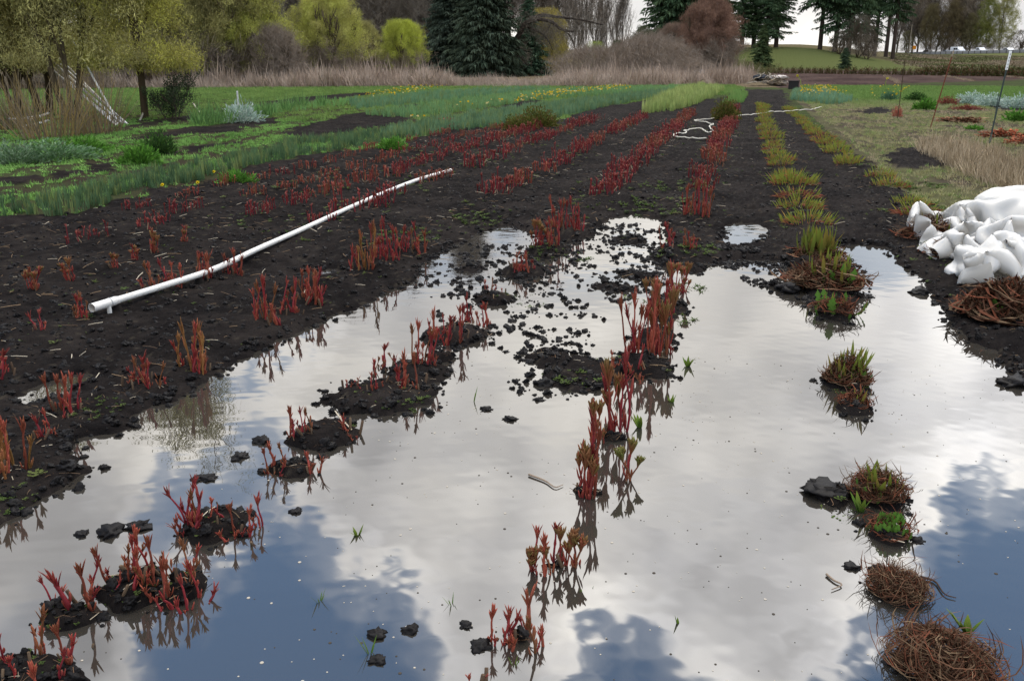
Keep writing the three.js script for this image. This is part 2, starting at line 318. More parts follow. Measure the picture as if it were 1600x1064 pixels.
{
  // lines of the sheet: close together where the field lies at the photographer's feet, wide apart to the horizon
  const xs = [], ds = [];
  for (let x = -3.6; x < 2.4; x += 0.017) xs.push(x);
  for (let x = 2.4, s = 0.017; x < 900; x += s, s *= x < 7 ? 1.012 : 1.09) xs.push(x);
  const left = []; for (let x = -3.617, s = 0.017; x > -900; x -= s, s *= x > -11 ? 1.007 : 1.09) left.push(x);
  xs.unshift(...left.reverse());
  for (let d = 1.15, s = 0.011; d < 900; d += s, s = d < 40 ? Math.max(0.011, 0.0058 * d) : s * 1.06) ds.push(d);
  for (let d = 1.139, s = 0.03; d > -60; d -= s, s *= 1.12) ds.unshift(d);
  const nx = xs.length, nd = ds.length, pos = new Float32Array(nx * nd * 3), color = new Float32Array(nx * nd * 3), uv = new Float32Array(nx * nd * 2), kind = new Uint8Array(nx * nd);
  let at = 0;
  for (let j = 0; j < nd; j++) for (let i = 0; i < nx; i++, at++) {
    const x = xs[i], d = ds[j], h = level(x, d), soil = soilAt(x, d), y = h + lumps(x, d, h, soil);
    pos[at * 3] = x; pos[at * 3 + 1] = y; pos[at * 3 + 2] = -d; uv[at * 2] = x; uv[at * 2 + 1] = d; kind[at] = soil === 1 ? 1 : 0;
    const a = n2(x * 0.9, d * 0.9), b = n2(x * 4.1 + 9, d * 4.1), c = n2(x * 19, d * 19);
    let k;
    if (soil === 1) { k = mixc([0.0085, 0.0073, 0.0071], [0.0225, 0.0185, 0.0165], clamp(0.42 + 0.42 * a + 0.3 * b + 0.25 * c)); if (c > 0.72 && b > 0) k = mixc(k, [0.05, 0.042, 0.03], 0.5); }
    else if (soil === 2) k = mixc([0.035, 0.022, 0.02], [0.075, 0.05, 0.042], clamp(0.5 + 0.5 * n2(x * 0.2, d * 0.06) + 0.3 * b));
    else if (d > 95) {
      const u = x / d * 190, past = smooth(120, 135, d) * smooth(205, 190, d) * smooth(-18, -8, u) * smooth(34, 26, u);
      k = mixc(mixc([0.075, 0.06, 0.03], [0.10, 0.085, 0.045], clamp(0.5 + 0.5 * n2(x * 0.05, d * 0.03))), [0.075, 0.085, 0.03], past);
    } else {
      const mud = x < -6 && d < 34 ? clamp(0.75 + 0.4 * a) : x > 1.7 && d < 36 ? clamp(0.55 + 0.7 * n2(x * 0.8, d * 0.45) + 0.3 * b) : clamp(0.25 + 0.5 * a);
      k = x > 1.7 && d < 40 ? mixc([0.085, 0.083, 0.04], [0.055, 0.044, 0.032], mud) : mixc([0.045, 0.06, 0.022], [0.034, 0.027, 0.019], mud);
      if (d > 58 && x < 3) k = mixc(k, [0.13, 0.095, 0.062], 0.8);
    }
    color.set(k, at * 3);
  }
  const soilTris = [], otherTris = [];
  for (let j = 0; j + 1 < nd; j++) for (let i = 0; i + 1 < nx; i++) {
    const a = j * nx + i, b = a + 1, c = a + nx, e = c + 1; (kind[a] + kind[e] + kind[b] + kind[c] >= 2 ? soilTris : otherTris).push(a, b, e, a, e, c);
  }
  const g = new THREE.BufferGeometry();
  g.setAttribute('position', new THREE.BufferAttribute(pos, 3)); g.setAttribute('color', new THREE.BufferAttribute(color, 3)); g.setAttribute('uv', new THREE.BufferAttribute(uv, 2));
  g.setIndex([...[soilTris, otherTris].flatMap(t => { const out = []; for (let k = 0; k < t.length; k += 60000) out.push(t.slice(k, k + 60000)); return out; })].reduce((all, s) => { for (const v of s) all.push(v); return all; }, []));
  g.addGroup(0, soilTris.length, 0); g.addGroup(soilTris.length, otherTris.length, 1); g.computeVertexNormals();
  // crumb texture of moist peat, one tile 0.5 m
  const S = 512, crumb = new Uint8Array(S * S * 4), rough = new Uint8Array(S * S * 4), wrap = (v) => ((v % S) + S) % S;
  const hash = (a, b, s) => { let k = Math.imul(a, 374761393) ^ Math.imul(b, 668265263) ^ s; k = Math.imul(k ^ (k >>> 13), 1274126177); return ((k ^ (k >>> 16)) >>> 0) / 4294967296; };
  const tileCells = (x, y, n, s) => { const gx = x / S * n, gy = y / S * n, ix = Math.floor(gx), iy = Math.floor(gy); let best = 9; for (let a = -1; a <= 1; a++) for (let b = -1; b <= 1; b++) { const hx = (ix + a + n) % n, hy = (iy + b + n) % n, dx = ix + a + hash(hx, hy, s) - gx, dy = iy + b + hash(hx, hy, s + 9) - gy; best = Math.min(best, dx * dx + dy * dy); } return Math.max(0, 1 - best); };
  for (let y = 0; y < S; y++) for (let x = 0; x < S; x++) {
    const v = 0.55 * tileCells(x, y, 40, 1) + 0.3 * tileCells(x, y, 90, 2) + 0.15 * hash(wrap(x >> 1), wrap(y >> 1), 4), k = (y * S + x) * 4;
    crumb.set([v * 255, v * 255, v * 255, 255], k);
    const w = clamp(0.62 + 0.5 * (tileCells(x, y, 9, 7) - 0.7) + 0.25 * (hash(x, y, 8) - 0.5)); rough.set([w * 255, w * 255, w * 255, 255], k);
  }
  const tex = (d) => { const t = new THREE.DataTexture(d, S, S); t.wrapS = t.wrapT = THREE.RepeatWrapping; t.magFilter = THREE.LinearFilter; t.minFilter = THREE.LinearFilter; t.repeat.set(2, 2); t.needsUpdate = true; return t; };
  const crumbTex = tex(crumb), roughTex = tex(rough);
  const soilMat = new THREE.MeshPhysicalMaterial({ vertexColors: true, roughness: 1, roughnessMap: roughTex, specularIntensity: 0.007, bumpMap: crumbTex, bumpScale: 0.006 });
  const turfMat = new THREE.MeshPhysicalMaterial({ vertexColors: true, roughness: 0.95, specularIntensity: 0.01, bumpMap: crumbTex, bumpScale: 0.01 });
  const ground = structure('ground', g, [soilMat, turfMat]);

  // still water standing in the hollows
  const R = 512, rip = new Uint8Array(R * R * 4);
  for (let y = 0; y < R; y++) for (let x = 0; x < R; x++) {
    const a = x / R * 2 * Math.PI, b = y / R * 2 * Math.PI;
    let v = 0; for (const [p, q, s, w] of [[3, 7, 0.4, 1], [-5, 9, 2.1, 0.8], [9, 15, 1.3, 0.5], [-2, 13, 4, 0.7], [13, 21, 0.7, 0.3], [-17, 26, 3.3, 0.25], [7, 31, 5, 0.2]]) v += w * Math.sin(p * a + q * b + s);
    const u = clamp(0.5 + v / 7.6); rip.set([u * 255, u * 255, u * 255, 255], (y * R + x) * 4);
  }
  const ripTex = new THREE.DataTexture(rip, R, R); ripTex.wrapS = ripTex.wrapT = THREE.RepeatWrapping; ripTex.magFilter = ripTex.minFilter = THREE.LinearFilter; ripTex.needsUpdate = true;
  const water = new THREE.PlaneGeometry(10, 15.5, 1, 1); water.rotateX(-Math.PI / 2);
  const wuv = water.attributes.uv; for (let k = 0; k < wuv.count; k++) wuv.setXY(k, water.attributes.position.getX(k) / 2.3, water.attributes.position.getZ(k) / 2.3);
  const pond = structure('puddle_water', water, new THREE.MeshPhysicalMaterial({ color: new THREE.Color().setRGB(0.03, 0.026, 0.021), roughness: 0.012, ior: 1.95, bumpMap: ripTex, bumpScale: 0.0006 }));
  pond.position.set(-1.2, 0, -4.9);
  pond.userData.label = 'shallow standing rain water between the rows';
}

// ---------------------------------------------------------------- crop rows: red peony shoots
const RED = [0.25, 0.03, 0.03], DEEP = [0.15, 0.014, 0.022], ORANGE = [0.31, 0.085, 0.045], OLIVE = [0.22, 0.13, 0.035], BROWN = [0.16, 0.075, 0.03], LEAFGREEN = [0.10, 0.13, 0.03];
function shootParts(seed, kind) {   // one shoot of height 1: stem with its sheaths, and the furled leaves on top
  const r = rngOf(seed), stem = new Shape(), head = new Shape(), thin = kind === 'thin';
  const lean = V((r() - 0.5) * 0.42, 1, (r() - 0.5) * 0.42), w1 = V((r() - 0.5) * 0.09, 0, (r() - 0.5) * 0.09), pts = [], N = 6;
  const hs = kind === 'bud' ? 0.76 : kind === 'short' ? 0.55 : 0.66;
  for (let k = 0; k <= N; k++) { const t = k / N; pts.push(V(lean.x * hs * t * t + w1.x * Math.sin(t * 4), hs * t, lean.z * hs * t * t + w1.z * Math.sin(t * 5))); }
  const base = scalec(kind === 'olive' ? mixc(OLIVE, ORANGE, r() * 0.6) : mixc(RED, r() < 0.3 ? ORANGE : r() < 0.3 ? BROWN : DEEP, r()), 0.75 + 0.4 * r());
  const topc = kind === 'open' ? mixc(base, BROWN, 0.35) : base, thick = kind === 'short' ? 0.042 : 0.0235;
  stem.tube(pts, pts.map((_, k) => thick * lerp(1.1, 0.72, k / N)), 7, (t) => mixc(scalec(base, 0.9 + 0.2 * Math.sin(t * 9 + seed)), topc, t));
  for (let k = 0; k < (kind === 'short' ? 2 : 3); k++) {   // papery scales and side shoots near the ground
    const a = r() * 6.28, d = V(Math.cos(a) * 0.5, 1, Math.sin(a) * 0.5).normalize(), y = 0.02 + r() * 0.16 + (k === 2 ? 0.22 : 0);
    stem.finger(V(Math.cos(a) * 0.02, y, Math.sin(a) * 0.02), d, V(-Math.sin(a), 0, Math.cos(a)), 0.16 + r() * 0.16, 0.065, -0.15, base, mixc(base, ORANGE, 0.6));
  }
  const top = pts[N], dir = pts[N].clone().sub(pts[N - 1]).normalize(), open = kind === 'open' || kind === 'green', fingers = open ? 13 : kind === 'short' ? 8 : 12;
  for (let k = 0; k < fingers; k++) {
    const a = k / fingers * 6.28 + r() * 0.7, tilt = open ? 0.2 + r() * 0.95 : 0.08 + r() * 0.5, inner = k % 3 === 0;
    const d = V(Math.cos(a) * tilt * (inner ? 0.4 : 1), 1, Math.sin(a) * tilt * (inner ? 0.4 : 1)).add(dir).normalize(), w = V(-Math.sin(a), 0, Math.cos(a));
    const len = (open ? 0.24 + r() * 0.14 : kind === 'short' ? 0.24 + r() * 0.24 : 0.14 + r() * 0.2);
    const c1 = kind === 'green' ? mixc(LEAFGREEN, BROWN, r() * 0.5) : open ? mixc(BROWN, r() < 0.4 ? LEAFGREEN : RED, r() * 0.6) : scalec(mixc(base, r() < 0.6 ? BROWN : ORANGE, r() * 0.75), 0.6 + 0.6 * r());
    const o = top.clone().addScaledVector(dir, -0.05 - r() * 0.06);
    head.finger(o, d, w, len, open ? 0.07 + r() * 0.04 : 0.034 + r() * 0.026, open ? -0.25 + r() * 0.4 : -0.05 + r() * 0.4, mixc(topc, c1, 0.3), c1);
    if (open && r() < 0.7) head.finger(o.clone().addScaledVector(d, len * 0.45), d.clone().add(w.clone().multiplyScalar(r() < 0.5 ? 0.7 : -0.7)).normalize(), w, len * 0.6, 0.07, -0.1, c1, mixc(c1, BROWN, 0.4));
  }
  return { stem: stem.geometry(), head: head.geometry() };
}
const SHOOTS = {}; let sd0 = 100;
for (const kind of ['bud', 'short', 'open', 'olive', 'green']) SHOOTS[kind] = Array.from({ length: 7 }, () => shootParts(sd0++, kind));
const stubGeos = Array.from({ length: 4 }, (_, k) => {
  const r = rngOf(300 + k), c = mixc([0.17, 0.12, 0.075], [0.07, 0.045, 0.03], r()); const s = new Shape();
  s.tube([V(0, -0.1, 0), V(0.02, 0.5, 0.01), V(0.05, 1, 0.03)], [0.11, 0.1, 0.095], 7, (t) => scalec(c, 0.8 + 0.5 * t)); return s.geometry();
});
const heads = { r: ['bud', 'bud', 'short', 'bud', 'short'], s: ['short', 'short', 'bud'], o: ['open', 'open', 'bud', 'open'], y: ['olive', 'olive', 'bud', 'short'], g: ['green', 'green', 'open'] };
const standY = (x, d) => Math.max(-0.03, groundY(x, d) - 0.012);
function peonyClump(px, py, topPy, count, spread, type, label, seed, group) {
  const r = rngOf(seed), c = field(px, py), h = Math.max(0.07, reach(px, py, topPy));
  const g = thing('peony_clump', label, 'peony plant', V(c.x, 0, c.z), group);
  for (let k = 0; k < count; k++) {
    const a = r() * 6.28, q = Math.sqrt(r()) * spread, ox = Math.cos(a) * q, oz = Math.sin(a) * q * 0.7, kinds = heads[type], kind = kinds[(k + (r() * 3 | 0)) % kinds.length];
    const set = SHOOTS[kind][(r() * 7) | 0], size = h * (k < 2 ? 1.02 - 0.07 * k : kind === 'short' ? 0.3 + 0.3 * r() : 0.45 + 0.5 * r());
    const m = part('shoot', set.stem, M.stem, g), y = standY(c.x + ox, -(c.z + oz));
    const fat = size > 0.2 ? clamp(0.2 / size, 0.55, 1) : clamp(0.13 / size, 1, 1.5);
    m.position.set(ox, y, oz); m.rotation.set((r() - 0.5) * 0.16 + oz * 0.8, r() * 6.28, (r() - 0.5) * 0.16 - ox * 0.8); m.scale.set(size * fat, size, size * fat);
    part('leaf_head', set.head, M.leaf, m);
  }
  for (let k = 0; k < Math.ceil(count / 3); k++) {
    const a = r() * 6.28, q = Math.sqrt(r()) * spread, m = part('old_stalk', stubGeos[(r() * 4) | 0], M.dead, g), s = 0.03 + r() * 0.045;
    m.position.set(Math.cos(a) * q, standY(c.x + Math.cos(a) * q, -(c.z + Math.sin(a) * q)), Math.sin(a) * q); m.rotation.set((r() - 0.5) * 0.9, r() * 6.28, (r() - 0.5) * 0.9); m.scale.set(s * 0.9, s, s * 0.9);
  }
  return g;
}
const nearPeonies = [
  [808, 1003, 913, 9, .085, 'r', 'red peony clump in water next to two flat dark clods, nearest on the middle row'],
  [737, 1078, 1043, 4, .05, 'r', 'few red peony tips just showing at the bottom edge of the picture'],
  [847, 893, 812, 5, .04, 'o', 'left of two brown headed peony bunches standing close together in clear water'],
  [885, 883, 807, 5, .04, 'o', 'right of two brown headed peony bunches standing close together in clear water'],
  [914, 772, 628, 6, .05, 'o', 'tall brown headed peony clump beside the floating stick'],
  [985, 748, 670, 3, .02, 'g', 'single small peony with greenish leaf rosette standing alone in water'],
  [930, 690, 605, 4, .04, 'o', 'brown budded peony bunch just left of the tallest brown leafed peony'],
  [960, 676, 540, 5, .06, 'o', 'tallest brown leafed peony clump by the muddy shoal in the middle row'],
  [985, 590, 545, 7, .14, 's', 'short red peony shoots along the front edge of the middle mud shoal'],
  [1003, 560, 440, 8, .10, 'r', 'dense tall red peony clump on the middle mud shoal, left one of the pair'],
  [1034, 552, 430, 8, .09, 'o', 'dense tall peony clump with brown heads on the middle mud shoal, right of the pair'],
  [1030, 490, 408, 8, .13, 'o', 'brown headed peony clump behind the dense red pair on the middle shoal'],
  [1052, 455, 392, 7, .10, 'o', 'peony clump with olive brown leaves standing by the far shore of the middle row'],
  [1062, 396, 352, 12, .15, 'r', 'low red peony clump on the mud bar ending the flooded middle row'],
  [1086, 345, 280, 16, .17, 'r', 'broad red peony clump on dry soil just past the puddle in the middle row'],
  [50, 1058, 962, 12, .17, 'r', 'red peony clump on the mud island cut by the lower left corner'],
  [118, 950, 858, 6, .08, 'r', 'pair of orange red tall peony shoots at the left end of the long mud island'],
  [190, 922, 846, 9, .10, 'r', 'red peony shoots in the middle of the long mud island, with a hooked shoot'],
  [270, 932, 846, 13, .13, 'r', 'thick peony clump at the right end of the long mud island'],
  [342, 832, 758, 15, .16, 's', 'low peony clump with one tall red shoot on the round mud island'],
  [432, 740, 690, 6, .06, 's', 'small red peony clump at the left tip of a thin mud bar'],
  [486, 738, 692, 4, .04, 's', 'red peony tuft at the right tip of the thin mud bar'],
  [470, 690, 636, 6, .06, 'r', 'red peony shoots at the left end of a smooth bare mud island'],
  [550, 685, 655, 4, .05, 's', 'stubby red peony tips on the right side of the smooth bare mud island'],
  [572, 612, 582, 9, .12, 's', 'short orange red peony shoots on the left half of the widest mud island'],
  [640, 610, 545, 6, .10, 's', 'short peony shoots with one tall stem on the right half of the widest mud island'],
  [600, 577, 528, 5, .07, 'r', 'slanting red peony shoots on the bar behind the widest mud island'],
  [660, 580, 508, 7, .08, 'r', 'upright red peony shoots on the bar behind the widest mud island'],
  [700, 535, 472, 10, .12, 'r', 'red peony clump with a green weed in its base, on the ragged mud bar'],
  [737, 508, 452, 9, .11, 'r', 'red peony clump at the far end of the ragged mud bar'],
  [775, 458, 430, 7, .09, 's', 'small red peony tuft among scattered clods left of the churned mud'],
  [815, 428, 390, 11, .11, 's', 'low compact red peony clump with many stubby shoots above the churned clods'],
  [850, 392, 335, 12, .14, 'o', 'peony clump with olive tops where the left row leaves the water'],
  [887, 366, 312, 14, .16, 'r', 'full red peony clump on the dry bank behind the flooded left row'],
  [10, 752, 634, 10, .11, 'y', 'tall peony clump with yellowish stems cut by the left edge'],
  [73, 692, 642, 5, .05, 's', 'short red peony fork just right of the tall clump at the left edge'],
  [108, 656, 583, 5, .08, 'r', 'two red peony shoots on the mossy mound left of the puddle'],
  [226, 612, 558, 11, .11, 'r', 'spreading red peony clump on the bank in front of the tall yellow stemmed one'],
  [304, 586, 486, 8, .09, 'y', 'tallest yellow stemmed peony clump mirrored in the blue water'],
  [420, 516, 440, 7, .08, 'r', 'red peony clump on the bank, first of three up from the water'],
  [456, 500, 440, 6, .09, 'r', 'thin red peony clump on the bank, second of three up from the water'],
  [489, 482, 424, 15, .10, 'r', 'densest red peony clump on the bank beside the narrow strip of water'],
  [560, 428, 345, 7, .13, 'y', 'tall thin peony stems behind the narrow strip of water'],
  [602, 416, 348, 11, .13, 'r', 'red peony stems right of the tall thin ones behind the strip of water'],
  [645, 400, 350, 10, .13, 'r', 'red peony clump where the bank meets the far arm of the puddle'],
  [6, 594, 538, 6, .08, 'r', 'deep red thick peony shoots at the left edge above the small pool'],
  [62, 540, 503, 4, .07, 's', 'three dark crimson peony shoots with one low bud on open soil'],
  [128, 517, 470, 5, .05, 'r', 'red peony tuft just below the open end of the white pipe'],
  [237, 472, 425, 5, .07, 'r', 'red peony shoots in front of the white pipe near its open end'],
  [272, 464, 420, 7, .08, 'r', 'second group of red peony shoots in front of the white pipe'],
  [322, 452, 398, 7, .08, 'r', 'third group of red peony shoots in front of the white pipe'],
  [366, 440, 395, 6, .09, 'r', 'fourth group of red peony shoots in front of the white pipe'],
  [55, 472, 430, 6, .04, 'o', 'lone peony bud cluster with brown tops, leftmost of those behind the pipe end'],
  [111, 456, 415, 5, .035, 'o', 'lone peony bud cluster with brown tops, second from the left behind the pipe end'],
  [178, 434, 404, 5, .05, 'o', 'double peony bud cluster, third from the left behind the pipe end'],
  [213, 420, 390, 5, .035, 'o', 'lone peony bud cluster, fourth from the left behind the pipe end'],
  [244, 411, 368, 5, .035, 'o', 'taller lone peony bud cluster, fifth from the left behind the pipe end'],
  [288, 394, 364, 5, .04, 'o', 'lone peony bud cluster, sixth from the left behind the pipe end'],
];
nearPeonies.forEach(([px, py, ty, n, s, t, label], k) => peonyClump(px, py, ty, n > 4 ? Math.round(n * 1.4) : n, s, t, label, 1000 + k * 7, 'peony clumps by the water'));
// clumps further up the rows: too small to show single shoots
function farClump(seed, tone) {
  const r = rngOf(seed), s = new Shape(), n = 20 + (r() * 12 | 0);
  for (let k = 0; k < n; k++) {
    const a = r() * 6.28, q = Math.sqrt(r()), x = Math.cos(a) * q * 0.17, z = Math.sin(a) * q * 0.32, h = (0.05 + r() * 0.09) * (k < 3 ? 1.4 : 1), base = scalec(tone < 0.5 ? mixc(DEEP, RED, r()) : mixc(RED, r() < 0.4 ? ORANGE : BROWN, r()), 0.5 + 0.4 * r()), w = 0.007; if (r() < 0.2) { const u = V(x + (r() - 0.5) * 0.16, 0.02 + 0.07 * r(), z + (r() - 0.5) * 0.16); s.tube([V(x, -0.02, z), u], [0.006, 0.005], 4, r() < 0.5 ? [0.2, 0.14, 0.085] : [0.09, 0.055, 0.035]); continue; }
    const tip = V(x + (r() - 0.5) * 0.05, h, z + (r() - 0.5) * 0.05);
    s.tube([V(x, -0.02, z), tip], [w, w * 0.8], 4, base);
    for (let j = 0; j < 3; j++) { const b = r() * 6.28, d = V(Math.cos(b) * 0.35, 1, Math.sin(b) * 0.35).normalize(); s.finger(tip.clone().add(V(0, -0.012, 0)), d, V(-Math.sin(b), 0, Math.cos(b)), 0.03 + r() * 0.025, 0.017, 0.1, base, mixc(base, r() < 0.35 ? BROWN : ORANGE, 0.4)); }
  }
  return s.geometry();
}
const farClumps = Array.from({ length: 14 }, (_, k) => farClump(2000 + k, k < 7 ? 0 : 1));
[[2, 11.2, 31, 'middle row', 0.5], [3, 10.6, 27.5, 'row behind the mud islands', 0.5], [4, 10.2, 26, 'row behind the bank clumps', 0.55], [5, 7.9, 24, 'row the white pipe lies along', 0.6], [6, 7.6, 22.5, 'first row behind the white pipe', 0.62], [7, 6.6, 24, 'second row behind the white pipe', 0.66], [8, 8.2, 20, 'row beside the upright blades', 0.75]].forEach(([ri, d0, d1, words, gap], n) => {
  const r = rngOf(2100 + n); let k = 0;
  for (let d = d0; d < d1; d += gap * (0.75 + 0.5 * r()), k++) {
    if (r() < 0.06) { k--; continue; }
    const x = ROWS[ri] + (r() - 0.5) * 0.16, dry = n2(d * 0.22, ri * 5) > 0.15 ? 7 : 0, m = new THREE.Mesh(farClumps[dry + ((r() * 7) | 0)], M.stem);
    m.name = numbered('peony_clump'); m.castShadow = m.receiveShadow = true; scene.add(m);
    m.position.set(x, groundY(x, d) - 0.02, -d); m.rotation.y = (r() - 0.5) * 0.6; const s = (0.8 + 0.45 * r()) * (ri === 7 || ri === 8 ? 0.8 : 1); m.scale.set(s * (ri > 5 ? 0.9 : 1), s, s);
    tag(m, `low red peony clump, ${ordinal(k + 1)} dry one up the ${words}`, 'peony plant', `peonies of the ${words}`);
  }
});

// ---------------------------------------------------------------- leafy tufts of the two right-hand rows
const STRAW = [0.165, 0.11, 0.065], RUST = [0.15, 0.05, 0.028], DUN = [0.075, 0.04, 0.025], LIME = [0.17, 0.20, 0.03], GREEN = [0.07, 0.13, 0.025], FRESH = [0.09, 0.19, 0.03];
function thatch(seed, n, rad, hgt, palette, wide) {   // limp matted strands that lie over the crown and hang down its sides
  const r = rngOf(seed), s = new Shape(), p = V(0, 0, 0), q = V(0, 0, 0);
  for (let k = 0; k < n; k++) {
    let a = r() * 6.28, t = Math.pow(r(), 0.6); const stray = r() < 0.17; let turn = (r() - 0.5) * 9; const up = 0.4 + 0.6 * r(), L = rad * (0.35 + 0.9 * r()), segs = 5, c = scalec(mixc(palette[(r() * palette.length) | 0], palette[(r() * palette.length) | 0], r()), 0.3 + 0.8 * r()), w = wide * (0.3 + 0.7 * r()), lump = 1 + 0.34 * n2(Math.cos(a) * 1.5 + seed, Math.sin(a) * 1.5);
    if (r() < 0.6) { const y = hgt * up * Math.max(0, 1 - t * t) * lump, d = V(Math.cos(a) * t + (r() - 0.5) * 1.5, 0.5 + 0.9 * r(), Math.sin(a) * t + (r() - 0.5) * 1.5).normalize(); s.blade(V(Math.cos(a) * t * rad * lump, y - 0.005, Math.sin(a) * t * rad * lump), d, perpendicular(d, r), rad * (0.12 + 0.3 * r()), w * 0.9, 0.4 * r(), 3, scalec(c, 0.8), c); continue; }
    const put = (o) => o.set(Math.cos(a) * t * rad * lump, hgt * up * Math.max(-0.05, 1 - t * t) * lump + 0.006 * Math.sin(a * 7 + k), Math.sin(a) * t * rad * lump); put(p); let last = null;
    for (let j = 0; j <= segs; j++) { const x = p.x, y = p.y, z = p.z; a += turn * 0.06 / Math.max(0.35, t); t = Math.min(1.18, t + L / rad / segs * (0.35 + 0.5 * r())); put(q); if (stray) { q.y += 0.016 * j * up; q.x *= 1 + 0.06 * j; q.z *= 1 + 0.06 * j; } const dx = q.x - x, dz = q.z - z, m = Math.hypot(dx, dz) || 1, hw = w * 0.5 * (j === segs ? 0.15 : 1), tw = (r() - 0.5) * hw; const row = [s.v(x - dz / m * hw, y + tw, z + dx / m * hw, c), s.v(x + dz / m * hw, y - tw, z - dx / m * hw, c)]; if (last) s.quad(last[0], last[1], row[1], row[0]); last = row; p.copy(q); }
  }
  return s.geometry();
}
function bladeLeaf(seed, c0, c1) { const r = rngOf(seed), s = new Shape(), d = V(0, 1, 0.02); s.blade(V(0, -0.1, 0), d, V(1, 0, 0), 1.1, 0.13 + r() * 0.06, 0.0, 5, c0, c1, 0.35, 0.5); const g = s.geometry(), p = g.attributes.position, b = (r() - 0.3) * 0.5; for (let k = 0; k < p.count; k++) { const y = p.getY(k); p.setZ(k, p.getZ(k) + b * y * y); p.setY(k, y - b * b * 0.4 * y * y); } g.computeVertexNormals(); return g; }
const limeLeaves = Array.from({ length: 6 }, (_, k) => bladeLeaf(400 + k, mixc(GREEN, RUST, 0.25), k % 3 ? LIME : mixc(LIME, ORANGE, 0.35)));
const rustLeaves = Array.from({ length: 4 }, (_, k) => bladeLeaf(410 + k, scalec(RUST, 0.8), mixc(RUST, STRAW, k / 4)));
function weedLeaf(seed) {   // lobed fresh green leaf, length 1
  const r = rngOf(seed), s = new Shape(), N = 9, c = mixc(FRESH, GREEN, r() * 0.6); let last = null;
  for (let k = 0; k <= N; k++) { const t = k / N, w = (k === N ? 0.001 : (0.07 + 0.13 * Math.sin(t * 2.7)) * (k % 2 ? 1.25 : 0.6)), y = t, z = 0.5 * t * t; const row = [s.v(-w, y * 0.9, z, c), s.v(0, y * 0.9 - 0.03, z - 0.03, scalec(c, 1.15)), s.v(w, y * 0.9, z, c)]; if (last) { s.quad(last[0], last[1], row[1], row[0]); s.quad(last[1], last[2], row[2], row[1]); } last = row; }
  return s.geometry();
}
const weedLeaves = Array.from({ length: 5 }, (_, k) => weedLeaf(420 + k));
function leaves(name, set, n, g, cx, cd, rad, len, lean, r, mat, above = 0) {
  for (let k = 0; k < n; k++) {
    const a = r() * 6.28, q = Math.sqrt(r()) * rad, x = Math.cos(a) * q, z = Math.sin(a) * q, m = part(name, set[(r() * set.length) | 0], mat, g), s = len * (0.5 + 0.7 * r());
    m.position.set(x, standY(cx + x, cd - z) + above * (1 - (q / rad) ** 2) * 0.7, z); m.rotation.set(0, 0, 0); m.rotation.order = 'YXZ'; m.rotation.y = a + 1.57 + (r() - 0.5); m.rotation.x = -lean * (0.3 + r()); m.rotation.z = (r() - 0.5) * lean; m.rotation.y = -a + 1.57 + Math.PI + (r() - 0.5); m.scale.setScalar(s);
  }
}
function tuft(px, py, o, label) {
  const c = field(px, py), r = rngOf(o.seed), g = thing('leafy_tuft', label, 'plant tuft', V(c.x, 0, c.z), 'tufts in the rows on the right'), cd = -c.z;
  const m = part('dead_leaf_mat', thatch(o.seed + 1, o.n || 260, o.rad, o.h, o.pal || [DUN, RUST, STRAW], o.wide || 0.012), M.dead, g); m.position.y = standY(c.x, cd) + 0.012; m.userData.kind = 'stuff';
  if (o.lime) leaves('leaf', limeLeaves, o.lime, g, c.x, cd, o.rad * 0.85, o.len || 0.12, 0.45, r, M.thin, o.h);
  if (o.rust) leaves('dead_leaf', rustLeaves, o.rust, g, c.x, cd, o.rad, o.rad < 0.125 ? 0.045 : 0.09, 1.1, r, M.dead, o.h);
  if (o.weed) leaves('weed_leaf', weedLeaves, o.weed, g, c.x, cd, o.rad * (o.weedRad || 1), o.weedLen || 0.07, 0.9, r, M.thin, o.weedUp || 0);
  return g;
}
tuft(1475, 1045, { seed: 500, rad: .118, h: .06, n: 2300, wide: .0042, rust: 20, weed: 0, pal: [DUN, RUST, STRAW, DUN] }, 'rusty brown matted tuft with curled dead leaves, nearest in the lower right');
tuft(1403, 922, { seed: 510, rad: .078, h: .042, n: 1700, wide: .0034, rust: 11, weed: 4, weedLen: .03, pal: [DUN, RUST, DUN, STRAW] }, 'brown matted tuft with sticks floating at its right side');
tuft(1390, 832, { seed: 520, rad: .07, h: .03, n: 320, wide: .005, weed: 90, weedLen: .035, weedUp: .04, pal: [DUN, RUST] }, 'small mound overgrown with bright green weeds between two brown tufts');
tuft(1371, 775, { seed: 530, rad: .088, h: .066, n: 1500, wide: .0045, lime: 30, len: .1, rust: 8, weed: 8, weedLen: .06, pal: [DUN, RUST, STRAW, DUN] }, 'brown tuft with upright green and reddish blades beside a grey mud heap');
tuft(1335, 636, { seed: 540, rad: .066, h: .035, n: 420, wide: .006, lime: 5, len: .08, pal: [DUN, RUST] }, 'low muddy tuft with thin grassy top in front of the taller brown one');
tuft(1324, 598, { seed: 550, rad: .10, h: .12, n: 1300, wide: .008, lime: 46, len: .12, rust: 12, weed: 6, pal: [DUN, RUST, STRAW] }, 'tall rusty tuft with yellow green blades on its right, standing in water');
tuft(1306, 492, { seed: 560, rad: .13, h: .05, n: 420, wide: .008, lime: 6, len: .1, rust: 5, weed: 12, weedLen: .11, pal: [DUN, RUST] }, 'small brown tuft with broad green leaves at the tip of the mud spit');
tuft(1292, 448, { seed: 570, rad: .24, h: .14, n: 1300, wide: .014, lime: 30, len: .16, rust: 34, weed: 6, weedLen: .14, pal: [RUST, DUN, STRAW] }, 'largest tuft of curled red brown leaves on the mud spit');
tuft(1278, 404, { seed: 580, rad: .19, h: .1, n: 520, wide: .012, lime: 80, len: .19, rust: 8 }, 'bright yellow green tuft crowning the head of the mud spit');
